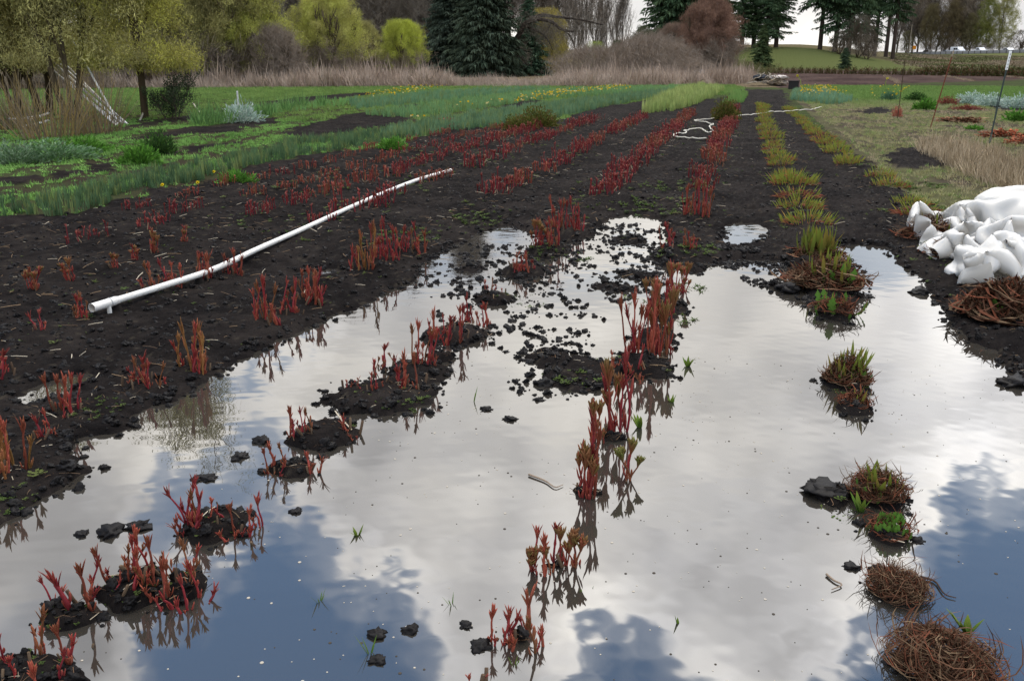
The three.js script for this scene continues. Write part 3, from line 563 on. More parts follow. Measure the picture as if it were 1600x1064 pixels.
tuft(1578, 503, { seed: 590, rad: .25, h: .19, n: 1500, wide: .02, rust: 60, weed: 12, weedLen: .14, pal: [RUST, DUN, STRAW, DUN] }, 'heap of curled brown dead leaves against the front of the white plastic');
tuft(1490, 408, { seed: 600, rad: .2, h: .13, n: 900, wide: .014, rust: 34, weed: 3, pal: [RUST, DUN, STRAW] }, 'brown dead leaf clump against the left side of the white plastic');
tuft(1458, 380, { seed: 610, rad: .24, h: .15, n: 1000, wide: .016, rust: 34, lime: 6, len: .16 }, 'wide brown clump behind the one touching the plastic');
// tufts up the rows, seen too small for single leaves
function farTuft(seed, tone) {
  const r = rngOf(seed), s = new Shape(), n = 260;
  for (let k = 0; k < n; k++) {
    const a = r() * 6.28, q = Math.sqrt(r()) * 0.24, dead = r() < (tone === 2 ? 0.85 : tone === 1 ? 0.6 : 0.35), c = scalec(dead ? mixc(RUST, r() < 0.5 ? STRAW : ORANGE, r() * 0.8) : mixc(LIME, r() < 0.3 ? ORANGE : GREEN, r() * 0.6), dead ? 1.25 : 1.5);
    const d = V(Math.cos(a) * (0.3 + r() * 0.6), dead ? 0.5 : 1.1, Math.sin(a) * (0.3 + r() * 0.6)).normalize();
    s.blade(V(Math.cos(a) * q, 0.12 * (1 - q / 0.24) * r(), Math.sin(a) * q), d, perpendicular(d, r), (dead ? 0.09 : 0.13) * (0.6 + 0.8 * r()), 0.011, dead ? 0.5 : 0.2, 3, mixc(c, RUST, 0.3), c);
  }
  return s.geometry();
}
const farTufts = Array.from({ length: 9 }, (_, k) => farTuft(620 + k, k % 3));
[[1, [[1262, 358], [1250, 332], [1246, 318], [1240, 300]], 12.2, 35, 'row ending at the mud spit', 'tufts up the row from the mud spit'], [0, [[1437, 350], [1420, 332], [1392, 300], [1375, 285]], 14.6, 33, 'rightmost row behind the white plastic', 'tufts up the rightmost row']].forEach(([ri, firsts, d0, d1, words, group], n) => {
  const r = rngOf(640 + n), at = firsts.map(([px, py]) => { const f = field(px, py); return [f.x, -f.z]; });
  for (let d = d0; d < d1; d += 0.62 + 0.4 * r()) at.push([ROWS[ri] - 0.05 - (d - 10) * (ri ? 0.007 : 0.022) + (r() - 0.5) * 0.14, d]);
  at.forEach(([x, d], k) => {
    const m = new THREE.Mesh(farTufts[(n2(d * 0.4, ri) > 0 ? 0 : 1) + 3 * ((r() * 3) | 0) + (r() < 0.2 ? 1 : 0)], M.blade); m.name = numbered('leafy_tuft'); m.castShadow = m.receiveShadow = true; scene.add(m);
    m.position.set(x, groundY(x, d) - 0.02, -d); m.rotation.y = r() * 6.28; const s = (0.6 + 0.4 * r()) * (k < 5 ? 1.25 : 1); m.scale.set(s * 0.85, s * (0.85 + 0.3 * r()), s * 1.1);
    tag(m, `yellow green and rusty tuft, ${ordinal(k + 1)} up the ${words}`, 'plant tuft', group);
  });
});

// ---------------------------------------------------------------- white pipe, hose, plastic, stakes
const white = (r, g, b, rough = 0.45) => new THREE.MeshStandardMaterial({ color: new THREE.Color().setRGB(r, g, b), roughness: rough, side: THREE.DoubleSide });
{
  // dirt-streaked plastic for the pipe: grain along its length
  const W = 1024, H = 64, d = new Uint8Array(W * H * 4);
  for (let y = 0; y < H; y++) for (let x = 0; x < W; x++) {
    const s = n2(x * 0.02, y * 0.12), t = n2(x * 0.09, y * 0.3 + 9), u = n2(x * 0.5, y * 0.9); let k = 0.83 + 0.06 * s; let c = [k, k * 0.985, k * 0.95];
    const mud = smooth(0.42, 0.75, s * 0.5 + t * 0.5 + 0.25 * u); c = mixc(c, [0.42, 0.36, 0.3], mud * 0.7); d.set([c[0] * 255, c[1] * 255, c[2] * 255, 255], (y * W + x) * 4);
  }
  const t = new THREE.DataTexture(d, W, H); t.colorSpace = THREE.SRGBColorSpace; t.wrapS = t.wrapT = THREE.RepeatWrapping; t.magFilter = THREE.LinearFilter; t.needsUpdate = true;
  const pipeMat = new THREE.MeshStandardMaterial({ map: t, roughness: 0.42, side: THREE.DoubleSide }), R = 0.022;
  const path = [[166, 474], [205, 462], [260, 445], [330, 422], [400, 390], [470, 359], [540, 327], [600, 301], [655, 280], [704, 266]].map(([x, y]) => field(x, y, 0.13)), a = path[0];
  const curve = new THREE.CatmullRomCurve3(path.map(p => p.clone().sub(a)));
  const g = thing('white_pipe', 'long white plastic pipe lying across the peony rows with an open flared end', 'pipe', a.clone());
  part('pipe_wall', new THREE.TubeGeometry(curve, 120, R, 20), pipeMat, g);
  part('bore', new THREE.TubeGeometry(curve, 120, R * 0.86, 16), white(0.5, 0.47, 0.44, 0.6), g);
  const p0 = curve.getPoint(0), tan = curve.getTangent(0), socket = new THREE.LatheGeometry([[R * 1.0, 0.26], [R * 1.05, 0.22], [R * 1.28, 0.19], [R * 1.3, 0.0], [R * 1.13, 0.0], [R * 1.1, 0.18]].map(([x, y]) => new THREE.Vector2(x, y)), 24);
  const sk = part('flared_socket', socket, pipeMat, g); sk.position.copy(p0).addScaledVector(tan, -0.12); sk.quaternion.setFromUnitVectors(V(0, 1, 0), tan);
  const end = curve.getPoint(1), capRing = part('far_rim', new THREE.TorusGeometry(R * 0.95, 0.004, 8, 24), pipeMat, g); capRing.position.copy(end); capRing.quaternion.setFromUnitVectors(V(0, 0, 1), curve.getTangent(1));
  for (const [f, nm] of [[0.003, 'tie_wire']]) { const pt = curve.getPoint(f + 0.012), w = part(nm, new THREE.TorusGeometry(R * 1.34, 0.003, 6, 24), white(0.35, 0.34, 0.33), g); w.position.copy(pt); w.quaternion.setFromUnitVectors(V(0, 0, 1), V(0.35, 0.1, -1).normalize()); }
  const nub = new THREE.CylinderGeometry(0.014, 0.014, 0.09, 12); const n1 = part('outlet_stub', nub, pipeMat, g); n1.position.copy(curve.getPoint(0.006)).add(V(0.01, -0.055, 0.01));
  // blocks of earth hold it where it rides over the clumps: small forked props
  for (const f of [0.04, 0.3, 0.6, 0.93]) { const p = curve.getPoint(f), s = new Shape(), wy = groundY(a.x + p.x, -(a.z + p.z)) - a.y; s.tube([V(p.x, wy - 0.03, p.z), V(p.x, p.y - R * 0.8, p.z)], [0.05, 0.022], 7, [0.014, 0.012, 0.011]); part('earth_prop', s.geometry(), M.matte, g); }
}
{
  const pts = [[1104, 220], [1060, 216], [1054, 212], [1072, 209], [1070, 205], [1092, 203], [1108, 209], [1114, 207], [1108, 201], [1114, 195], [1098, 192], [1086, 191], [1098, 188], [1130, 186], [1160, 182], [1195, 178], [1225, 175], [1262, 172], [1284, 168]];
  const loop = [0, 1, 2, 3, 4, 5].map(k => pts[k]);
  const y = (p) => V(p.x, groundY(p.x, -p.z) + 0.025, p.z), path = pts.map(([a, b]) => y(field(a, b, 0.09)));
  const sp = new THREE.CatmullRomCurve3(path, false, 'centripetal'), fine = sp.getPoints(160).map(y);
  const m = new THREE.Mesh(new THREE.TubeGeometry(new THREE.CatmullRomCurve3(fine), 260, 0.015, 7), white(0.46, 0.42, 0.34, 0.6)); m.name = 'garden_hose'; m.castShadow = m.receiveShadow = true; scene.add(m);
  tag(m, 'cream coloured hose looped on the soil across the far rows', 'hose');
}
{
  // a sheet of white film far larger than the spot it was dropped on, so that it buckles into folds over the trapped air
  const o = field(1560, 440), N = 120, P = new Float32Array(N * N * 3), Q = new Float32Array(N * N * 3), r = rngOf(91);
  const pillows = [[1590, 385, .46, .44], [1528, 372, .36, .26], [1650, 372, .47, .46], [1545, 440, .27, .24], [1612, 446, .33, .32], [1700, 440, .34, .4], [1760, 385, .4, .44], [1570, 405, .3, .24]].map(([px, py, y, rad]) => { const p = field(px, py); return [p.x - o.x, y - rad, p.z - o.z, rad]; });
  const x0 = field(1483, 440).x - o.x + 0.0, x1 = x0 + 2.1, zNear = 0.5, zFar = -2.15, at = (i, j) => (j * N + i) * 3;
  for (let j = 0; j < N; j++) for (let i = 0; i < N; i++) { const u = i / (N - 1), v = j / (N - 1), k = at(i, j), w = 0.13; P[k] = Q[k] = lerp(x0, x1, u) + w * n2(u * 5, v * 5) + 0.05 * n2(u * 14 + 5, v * 14); P[k + 2] = Q[k + 2] = lerp(zNear, zFar, v) + w * n2(u * 5 + 20, v * 5) + 0.05 * n2(u * 14, v * 14 + 9); P[k + 1] = Q[k + 1] = 0.36 + 0.12 * n2(u * 4 + 7, v * 4) + 0.1 * n2(u * 9, v * 9 + 3); }
  const dx = (x1 - x0) / (N - 1) * 1.95, dz = (zNear - zFar) / (N - 1) * 1.85, links = [];
  for (let j = 0; j < N; j++) for (let i = 0; i < N; i++) { if (i + 1 < N) links.push(at(i, j), at(i + 1, j), dx, 1); if (j + 1 < N) links.push(at(i, j), at(i, j + 1), dz, 1); if (i + 1 < N && j + 1 < N) { links.push(at(i, j), at(i + 1, j + 1), Math.hypot(dx, dz), 0.5); links.push(at(i + 1, j), at(i, j + 1), Math.hypot(dx, dz), 0.5); } if (i + 3 < N) links.push(at(i, j), at(i + 3, j), 3 * dx, 0.12); if (j + 3 < N) links.push(at(i, j), at(i, j + 3), 3 * dz, 0.12); }
  const la = Int32Array.from({ length: links.length / 4 }, (_, k) => links[k * 4]), lb = Int32Array.from({ length: links.length / 4 }, (_, k) => links[k * 4 + 1]), lr = Float32Array.from({ length: links.length / 4 }, (_, k) => links[k * 4 + 2]), lk = Float32Array.from({ length: links.length / 4 }, (_, k) => links[k * 4 + 3]);
  for (let step = 0; step < 70; step++) {
    for (let k = 0; k < P.length; k += 3) for (let c = 0; c < 3; c++) { const v = (P[k + c] - Q[k + c]) * 0.86; Q[k + c] = P[k + c]; P[k + c] += v - (c === 1 ? 0.0007 : 0); }
    for (let pass = 0; pass < 5; pass++) {
      for (let l = 0; l < la.length; l++) { const a = la[l], b = lb[l], ex = P[b] - P[a], ey = P[b + 1] - P[a + 1], ez = P[b + 2] - P[a + 2], m = Math.sqrt(ex * ex + ey * ey + ez * ez) || 1e-6, f = (m - lr[l]) / m * 0.5 * lk[l]; P[a] += ex * f; P[a + 1] += ey * f; P[a + 2] += ez * f; P[b] -= ex * f; P[b + 1] -= ey * f; P[b + 2] -= ez * f; }
      for (let k = 0; k < P.length; k += 3) {
        for (const [px, py, pz, rad] of pillows) { const ex = P[k] - px, ey = P[k + 1] - py, ez = P[k + 2] - pz, m = ex * ex + ey * ey + ez * ez; if (m < rad * rad) { const f = rad / Math.sqrt(m || 1e-6); P[k] = px + ex * f; P[k + 1] = py + ey * f; P[k + 2] = pz + ez * f; } }
        const round = 0.06 * n2(P[k + 2] * 2.3, 4); if (P[k] < x0 - 0.04 + round) P[k] = x0 - 0.04 + round; if (P[k] > x1) P[k] = x1; const nearEdge = zNear + 0.1 * n2(P[k] * 2.1, 8); if (P[k + 2] > nearEdge) P[k + 2] = nearEdge; if (P[k + 2] < zFar) P[k + 2] = zFar; if (P[k + 1] < 0.05) { P[k + 1] = 0.05; Q[k] = P[k]; Q[k + 2] = P[k + 2]; }
      }
    }
  }
  const idx = []; for (let j = 0; j + 1 < N; j++) for (let i = 0; i + 1 < N; i++) { const a = j * N + i; idx.push(a, a + 1, a + N + 1, a, a + N + 1, a + N); }
  const film = new THREE.BufferGeometry(); film.setAttribute('position', new THREE.BufferAttribute(P, 3)); film.setIndex(idx); film.computeVertexNormals();
  const m = new THREE.Mesh(film, new THREE.MeshPhysicalMaterial({ color: new THREE.Color().setRGB(0.62, 0.595, 0.55), roughness: 0.32, transmission: 0.32, thickness: 0, side: THREE.DoubleSide })); m.name = 'plastic_sheet'; m.position.copy(o); m.castShadow = m.receiveShadow = true; scene.add(m);
  tag(m, 'crumpled heap of white plastic film at the right edge', 'plastic sheet');
}
{
  const stake = (name, label, px, py, topPx, topPy, rad, c, build) => {
    const b = field(px, py, 0.07), h = reach(px, py, topPy), top = V((topPx - px) * b.length() / 1386, h, 0); b.y = groundY(b.x, -b.z) - 0.02;
    const g = thing(name, label, 'stake', b, 'stakes on the right'), s = new Shape(); s.tube([V(0, 0, 0), top.clone().multiplyScalar(0.5), top], rad, 6, c); part('shaft', s.geometry(), M.dead, g); if (build) build(g, top); return g;
  };
  stake('wooden_stake', 'thin grey brown wooden stake, leftmost of the three on the right', 1403, 187, 1403, 99, 0.012, [0.07, 0.05, 0.032], (g, t) => { const s = new Shape(); s.tube([t.clone(), t.clone().add(V(0.004, 0.05, 0))], [0.012, 0.003], 6, [0.1, 0.08, 0.05]); part('pointed_tip', s.geometry(), M.dead, g); });
  stake('rebar_stake', 'rusty red leaning stake between the wooden stake and the metal post', 1454, 201, 1470, 84, 0.014, [0.16, 0.055, 0.035], (g, t) => { const s = new Shape(); s.tube([t.clone().multiplyScalar(0.93), t.clone().multiplyScalar(1.005)], 0.016, 6, [0.3, 0.24, 0.17]); part('bare_tip', s.geometry(), M.dead, g); });
  stake('metal_post', 'grey green steel fence post with white painted top', 1546, 226, 1553, 112, 0.016, [0.055, 0.07, 0.065], (g, t) => {
    const u = t.clone().normalize(), at = (k) => t.clone().addScaledVector(u, k), s = new Shape(); s.tube([at(-0.02), at(0.32)], 0.024, 8, [0.8, 0.8, 0.78]); part('white_top', s.geometry(), M.leaf, g);
    for (let k = 0; k < 5; k++) { const q = new Shape(); const p = at(0.02 + k * 0.06); q.box(p.x, p.y, p.z + 0.026, 0.014, 0.02, 0.008, [0.25, 0.25, 0.24]); part('stud', q.geometry(), M.dead, g); }
    const f = new Shape(); f.box(u.x * 0.5, 0.5 * u.y, -0.02, 0.006, 0.9, 0.04, [0.05, 0.065, 0.06]); part('rear_fin', f.geometry(), M.dead, g);
  });
}

// ---------------------------------------------------------------- clods, straw and small weeds on soil and water
function clodShape(seed) {
  const q = mergeVertices(new THREE.IcosahedronGeometry(1, 3).deleteAttribute('uv').deleteAttribute('normal')), P = q.attributes.position, v = V(0, 0, 0), cc = [];
  for (let k = 0; k < P.count; k++) { v.fromBufferAttribute(P, k); const s = 0.78 + 0.34 * n3(v.x * 1.3 + seed * 7, v.y * 1.3, v.z * 1.3) + 0.26 * n3(v.x * 3.1, v.y * 3.1 + seed * 3, v.z * 3.1) + 0.12 * n3(v.x * 7, v.y * 7, v.z * 7 + seed); P.setXYZ(k, v.x * s, v.y * s * 0.7, v.z * s); const c = 0.0115 * (0.8 + 0.5 * n3(v.x * 4, v.y * 4, v.z * 4 + seed)); cc.push(c, c * 0.88, c * 0.86); }
  q.setAttribute('color', new THREE.Float32BufferAttribute(cc, 3)); q.computeVertexNormals(); return q;
}
const clodGeos = Array.from({ length: 5 }, (_, k) => clodShape(k + 1));
M.mud = new THREE.MeshPhysicalMaterial({ vertexColors: true, roughness: 0.5, specularIntensity: 0.16 });
[[126, 835, 11, 'dark clod standing alone in the pale reflection, leftmost of the clods near the long island'], [172, 832, 20, 'wide pair of dark clods in the pale reflection near the long mud island'], [214, 824, 18, 'tall double clod right of the wide pair in the pale reflection'], [308, 748, 11, 'left one of two dark clods touching each other in blue water'], [326, 748, 13, 'right one of two dark clods touching each other in blue water'], [462, 800, 11, 'lone brown clod in blue water below the thin mud bar'], [640, 985, 14, 'flat oval clod in dark blue water left of the nearest peony clump'], [728, 978, 11, 'flat upper clod left of the nearest peony clump'], [752, 1010, 17, 'flat lower clod touching the left side of the nearest peony clump'], [588, 992, 16, 'cluster of flat wet clods in the dark blue water'], [590, 1032, 14, 'muddy lump with a grass sprout at the bottom of the dark blue water'], [408, 690, 15, 'high clod at the left tip of the smooth bare mud island'], [375, 714, 14, 'low clod left of the small red clump on the thin bar'], [797, 655, 11, 'small clod off the front of the middle mud shoal'], [1437, 458, 15, 'dark clod in the bright water left of the white plastic'], [1330, 886, 13, 'pointed clod left of the brown tuft with floating sticks'], [1290, 772, 34, 'wide grey mud heap left of the tuft with upright blades'], [1585, 600, 24, 'crumbled mud lump at the right edge in the bright water'], [1232, 456, 17, 'ragged clod row left of the mud spit'], [1440, 452, 10, 'small clod beside the larger one left of the white plastic'], [108, 742, 15, 'clod on the shore below the mossy mound'], [850, 600, 17, 'clod at the left foot of the middle mud shoal'], [760, 640, 10, 'tiny clod in clear water left of the middle shoal']].forEach(([px, py, rp, label], k) => {
  const c = field(px, py), R = rp * c.distanceTo(camera.position) / 1386, m = new THREE.Mesh(clodGeos[k % 5], M.mud); m.name = numbered('soil_clod'); m.castShadow = m.receiveShadow = true; scene.add(m); const b = groundY(c.x, -c.z);
  m.position.set(c.x, Math.max(b, 0) + (rp > 25 ? -0.01 : 0.0), c.z); m.rotation.y = k * 1.7; m.scale.set(R * 1.15, R * (rp > 25 ? 0.45 : 0.75), R); tag(m, label, 'soil clod', 'clods in the water');
});
{
  const r = rngOf(3000), sets = [[], [], [], [], []], straw = [], weeds = [], chick = [], float = [];
  const scatter = (poly, n, fn) => { let x0 = 1e9, x1 = -1e9, y0 = 1e9, y1 = -1e9; for (const [x, y] of poly) { x0 = Math.min(x0, x); x1 = Math.max(x1, x); y0 = Math.min(y0, y); y1 = Math.max(y1, y); } for (let k = 0; k < n; k++) { const x = lerp(x0, x1, r()), d = lerp(y0, y1, r()); if (insidePolygon(poly, x, d)) fn(x, d); } };
  const clod = (x, d, size, sink = 0.15) => { const h = groundY(x, d); if (h < -0.02 && size < 0.02) return; sets[(r() * 5) | 0].push({ x, y: h - size * sink, z: -d, s: size, sy: size * (0.7 + 0.5 * r()), ry: r() * 6.28, rx: r() * 0.8 }); };
  for (let k = 0; k < 26000; k++) {   // loose crumbs over the whole bed, thinner with distance
    const d = 1.3 + 12 * Math.pow(r(), 1.5), x = lerp(-0.95 * d - 0.6, 0.45 * d + 0.6, r()); if (x < -7 || x > 2.1) continue; const h = level(x, d); if (h < 0.0) continue; clod(x, d, 0.006 + 0.022 * Math.pow(r(), 2.5));
  }
  for (const p of churned) scatter(p, 620, (x, d) => { if (n2(x * 2.2, d * 2.2) > 0.12) { const s = 0.012 + 0.034 * Math.pow(r(), 2); sets[(r() * 5) | 0].push({ x, y: Math.max(groundY(x, d), -s * 0.2), z: -d, s, sy: s * 0.9, ry: r() * 6.28, rx: r() }); } });
  for (let k = 0; k < 15000; k++) {   // crumbs washed round the shores
    const d = 1.4 + 7.5 * r(), x = lerp(-3.6, 2.1, r()), h = level(x, d); if (h < -0.034 || h > 0.012) continue; const s = 0.007 + 0.026 * Math.pow(r(), 2.2); sets[(r() * 5) | 0].push({ x, y: Math.max(groundY(x, d), -s * 0.1), z: -d, s, sy: s * 0.9, ry: r() * 6.28, rx: r() });
  }
  sets.forEach((s, k) => cover('loose_clods', 'loose dark crumbs and clods of wet soil along the shores', 'soil', clodGeos[k], M.mud, s));
  const sg = new Shape(); sg.tube([V(-0.5, 0, 0), V(0, 0.03, 0.03), V(0.5, 0, 0)], 0.03, 4, [1, 1, 1]); const strawGeo = sg.geometry();
  for (let k = 0; k < 5200; k++) {
    const d = 1.4 + 24 * Math.pow(r(), 1.3), x = lerp(-6.9, 2.0, r()); const h = groundY(x, d); if (h < 0.004) continue; const near = Math.min(...ROWS.map(q => Math.abs(q - x))); if (near > 0.35 && r() < 0.72) continue;
    const c = r() < 0.25 ? [0.42, 0.36, 0.27] : mixc([0.25, 0.17, 0.10], [0.09, 0.06, 0.04], r()); straw.push({ x, y: h + 0.006, z: -d, s: 0.03 + 0.1 * Math.pow(r(), 2), sy: 0.06, ry: r() * 6.28, rz: (r() - 0.5) * 0.5, c });
  }
  for (const [cx, cd, rx, rd] of islands) for (let k = 0; k < 26; k++) { const a = r() * 6.28, q = Math.sqrt(r()), x = cx + Math.cos(a) * q * rx, d = cd + Math.sin(a) * q * rd, h = groundY(x, d); if (h < 0.002 || d > 6) continue; const len = 0.012 + 0.05 * Math.pow(r(), 2); straw.push({ x, y: h + 0.003, z: -d, s: len, sy: 0.03, ry: r() * 6.28, rz: (r() - 0.5) * 0.7, c: r() < 0.2 ? [0.36, 0.3, 0.22] : mixc([0.14, 0.085, 0.05], [0.05, 0.032, 0.022], r()) }); }
  cover('straw_litter', 'bits of pale straw and dead stalk strewn on the soil', 'straw', strawGeo, M.matte, straw);
  const wg = new Shape(); for (let k = 0; k < 9; k++) { const a = k * 2.4, d = V(Math.cos(a), 0.5 + 0.5 * (k % 3), Math.sin(a)).normalize(); wg.blade(V(0, 0, 0), d, V(-Math.sin(a), 0, Math.cos(a)), 0.7 + 0.3 * (k % 2), 0.2, 0.25, 3, [0.7, 0.75, 0.7], [1, 1, 1]); }
  const weedGeo = wg.geometry();
  const cg = new Shape(); for (let k = 0; k < 14; k++) { const a = k * 2.4, q = 0.25 + 0.75 * ((k * 7) % 14) / 14, d = V(Math.cos(a + 1), 0.35, Math.sin(a + 1)).normalize(); cg.blade(V(Math.cos(a) * q * 0.8, 0.12 + 0.1 * (k % 3), Math.sin(a) * q * 0.8), d, V(-Math.sin(a + 1), 0, Math.cos(a + 1)), 0.42, 0.34, 0.1, 2, [0.8, 0.8, 0.8], [1, 1, 1], 0, 0.5); }
  const chickGeo = cg.geometry();
  for (let k = 0; k < 2600; k++) {   // seedlings keep to the rows and the wet margins
    const d = 1.5 + 22 * Math.pow(r(), 1.2), row = ROWS[(r() * 8) | 0], x = row + (r() + r() - 1) * 0.55, h = groundY(x, d); if (h < 0.0 || n2(x * 0.8 + 20, d * 0.5) < -0.15) continue;
    const tone = mixc([0.055, 0.09, 0.024], [0.11, 0.13, 0.04], r()); (r() < 0.5 ? weeds : chick).push({ x, y: h - 0.003, z: -d, s: (d > 7 ? 0.035 : 0.014) + 0.035 * Math.pow(r(), 3), ry: r() * 6.28, c: tone });
  }
  for (const [px, py, n, rad, s] of [[650, 640, 34, .1, .02], [600, 640, 20, .2, .018], [200, 950, 60, .22, .016], [60, 1010, 60, .2, .016], [330, 850, 26, .12, .014], [150, 650, 40, .14, .022], [1095, 400, 34, .2, .06], [1075, 450, 30, .16, .06], [1065, 500, 24, .12, .05], [960, 560, 16, .1, .045], [900, 600, 18, .12, .04], [870, 400, 40, .3, .05], [1030, 330, 60, .5, .07], [1060, 300, 50, .5, .07], [740, 350, 40, .3, .06], [640, 380, 40, .3, .06], [990, 470, 12, .1, .05], [910, 405, 10, .06, .05], [20, 790, 30, .12, .022], [820, 470, 16, .2, .04], [1330, 610, 14, .12, .04], [1300, 800, 16, .09, .03], [1340, 850, 24, .07, .026], [1480, 340, 60, .3, .08], [1440, 300, 60, .4, .08]]) {
    const c = field(px, py); for (let k = 0; k < n; k++) { const a = r() * 6.28, q = rad * Math.sqrt(r()), x = c.x + Math.cos(a) * q, z = c.z + Math.sin(a) * q, h = groundY(x, -z); (r() < 0.5 ? weeds : chick).push({ x, y: Math.max(h, -0.01), z, s: s * (0.35 + 0.7 * r()), ry: r() * 6.28, c: mixc([0.055, 0.09, 0.022], [0.10, 0.13, 0.035], r()) }); }
  }
  cover('weed_seedlings', 'small bright green grass seedlings along the rows and shores', 'weeds', weedGeo, M.blade, weeds);
  cover('chickweed', 'low round leaved green weed creeping on the mud', 'weeds', chickGeo, M.blade, chick);
  const fg = new THREE.IcosahedronGeometry(1, 1); fg.deleteAttribute('uv'); { const cc = []; for (let k = 0; k < fg.attributes.position.count; k++) cc.push(1, 1, 1); fg.setAttribute('color', new THREE.Float32BufferAttribute(cc, 3)); }
  for (let k = 0; k < 1700; k++) { const d = 1.5 + 3.6 * Math.pow(r(), 1.3), x = lerp(-1.9, 1.9, r()); if (groundY(x, d) > -0.006 || n2(x * 1.2, d * 1.2) < -0.1 && r() < 0.7) continue; const s = 0.002 + 0.004 * Math.pow(r(), 3); float.push({ x, y: 0.0005, z: -d, s, sy: s * 0.3, ry: r() * 6.28, c: r() < 0.55 ? [0.36, 0.32, 0.26] : [0.06, 0.05, 0.04] }); }
  cover('floating_specks', 'tiny specks of chaff floating on the water', 'debris', fg, M.matte, float);
}
// single sprouts that stand in open water
[[559, 836, 24, 'short leafy green sprout in the grey cloud reflection'], [499, 940, 30, 'thin upright grass sprout in dark blue water'], [706, 945, 26, 'forked grass sprout left of the nearest peony clump'], [578, 1022, 44, 'long grass sprout on the muddy lump in dark blue water'], [1060, 975, 24, 'curved green leaf tip in the bright reflection at bottom centre'], [803, 1040, 26, 'bushy green grass sprout under the nearest peony clump'], [1075, 572, 24, 'green weed sprig in open water right of the middle shoal'], [1050, 628, 18, 'small floating green leaves right of the tallest brown peony'], [908, 925, 14, 'single short leaf right of the two brown headed bunches'], [925, 918, 12, 'tiny leaf point furthest right of the two brown headed bunches'], [1508, 1012, 46, 'fresh green shoot growing from the nearest rusty tuft'], [740, 628, 32, 'single fine grass blade in the pale water off the widest island'], [1000, 668, 30, 'green leaf rosette above the lone greenish peony'], [1345, 800, 40, 'bright green toothed leaves in front of the tuft with upright blades']].forEach(([px, py, hp, label], k) => {
  const c = field(px, py), s = hp * c.distanceTo(camera.position) / 1386 * 1.1, r = rngOf(3300 + k), g = thing('green_sprout', label, 'sprout', V(c.x, px === 1508 ? 0.05 : Math.max(-0.004, groundY(c.x, -c.z) - 0.002), c.z), 'green sprouts in the water'), wide = [559, 1060, 1075, 1050, 908, 925, 1508, 1000, 1345].includes(px), n = [1060, 908, 925, 740].includes(px) ? 2 : wide ? 7 : 6;
  for (let j = 0; j < n; j++) { const a = r() * 6.28, t = n < 3 ? 0.25 : 0.2 + r() * 0.55, d = V(Math.cos(a) * t, 1, Math.sin(a) * t).normalize(), q = new Shape(); q.blade(V(0, -0.01, 0), d, V(-Math.sin(a), 0, Math.cos(a)), s * (0.55 + 0.5 * r()), s * (wide ? 0.22 : 0.07), 0.2 * r(), 4, [0.06, 0.11, 0.02], mixc(FRESH, LIME, r()), wide ? 0.3 : 0); part('leaf', q.geometry(), M.thin, g); }
});
{
  const sticks = [[[826, 742], [852, 752], [868, 762], [880, 758], 'forked pale stick floating left of the tall brown headed peony'], [[1438, 902], [1460, 908], [1478, 930], [1495, 935], 'thin dark stick floating right of the brown matted tuft'], [[1292, 898], [1304, 908], [1316, 914], [1300, 922], 'bent thin twig floating left of the brown matted tuft'], [[590, 455], [612, 458], [640, 450], [650, 452], 'straight stick lying on the wet soil beyond the pipe'], [[745, 528], [752, 520], [765, 524], [770, 520], 'bent dark stick in the water by the ragged mud bar']];
  sticks.forEach(([a, b, c, d, label], k) => { const P = [a, b, c, d].map(([x, y]) => { const p = field(x, y, 0.004); p.y = Math.max(0.004, groundY(p.x, -p.z)) + 0.002; return p; }), s = new Shape(), o = P[0], fine = new THREE.CatmullRomCurve3(P.map(p => p.clone().sub(o))).getPoints(10); s.tube(fine, fine.map((_, j) => 0.0045 - 0.0003 * j), 5, k % 2 ? [0.06, 0.04, 0.03] : [0.24, 0.18, 0.13]); const m = new THREE.Mesh(s.geometry(), M.dead); m.name = numbered('stick'); m.position.copy(o); m.castShadow = m.receiveShadow = true; scene.add(m); tag(m, label, 'stick'); });
}

// ---------------------------------------------------------------- grass, flower beds and dry reeds
function scatterIn(poly, density, seed, fn) {
  const r = rngOf(seed); let x0 = 1e9, x1 = -1e9, y0 = 1e9, y1 = -1e9; for (const [x, y] of poly) { x0 = Math.min(x0, x); x1 = Math.max(x1, x); y0 = Math.min(y0, y); y1 = Math.max(y1, y); }
  const n = density * (x1 - x0) * (y1 - y0); for (let k = 0; k < n; k++) { const x = lerp(x0, x1, r()), d = lerp(y0, y1, r()); if (insidePolygon(poly, x, d)) fn(x, d, r); }
}
function tuftShape(seed, n, spread, width, lean, bend, rad) {   // blades round a centre, height about 1
  const r = rngOf(seed), s = new Shape();
  for (let k = 0; k < n; k++) { const a = r() * 6.28, t = lean * r(), d = V(Math.cos(a) * t, 1, Math.sin(a) * t).normalize(), b = r() * 6.28, q = rad * Math.sqrt(r()), k1 = 0.8 + 0.4 * r(); s.blade(V(Math.cos(b) * q, 0, Math.sin(b) * q), d, V(-Math.sin(a + spread * r()), 0, Math.cos(a + spread * r())).normalize(), 0.65 + 0.5 * r(), width * (0.7 + 0.6 * r()), bend * r(), 3, [k1, k1, k1], [k1, k1, k1]); }
  return s.geometry();
}
const turfTuft = [tuftShape(700, 12, 1, 0.09, 0.9, 0.5, 0.5), tuftShape(701, 12, 1, 0.09, 0.8, 0.4, 0.5)], lushTuft = [tuftShape(702, 13, 1, 0.22, 1.3, 0.5, 0.6), tuftShape(703, 13, 1, 0.2, 1.1, 0.5, 0.6)];
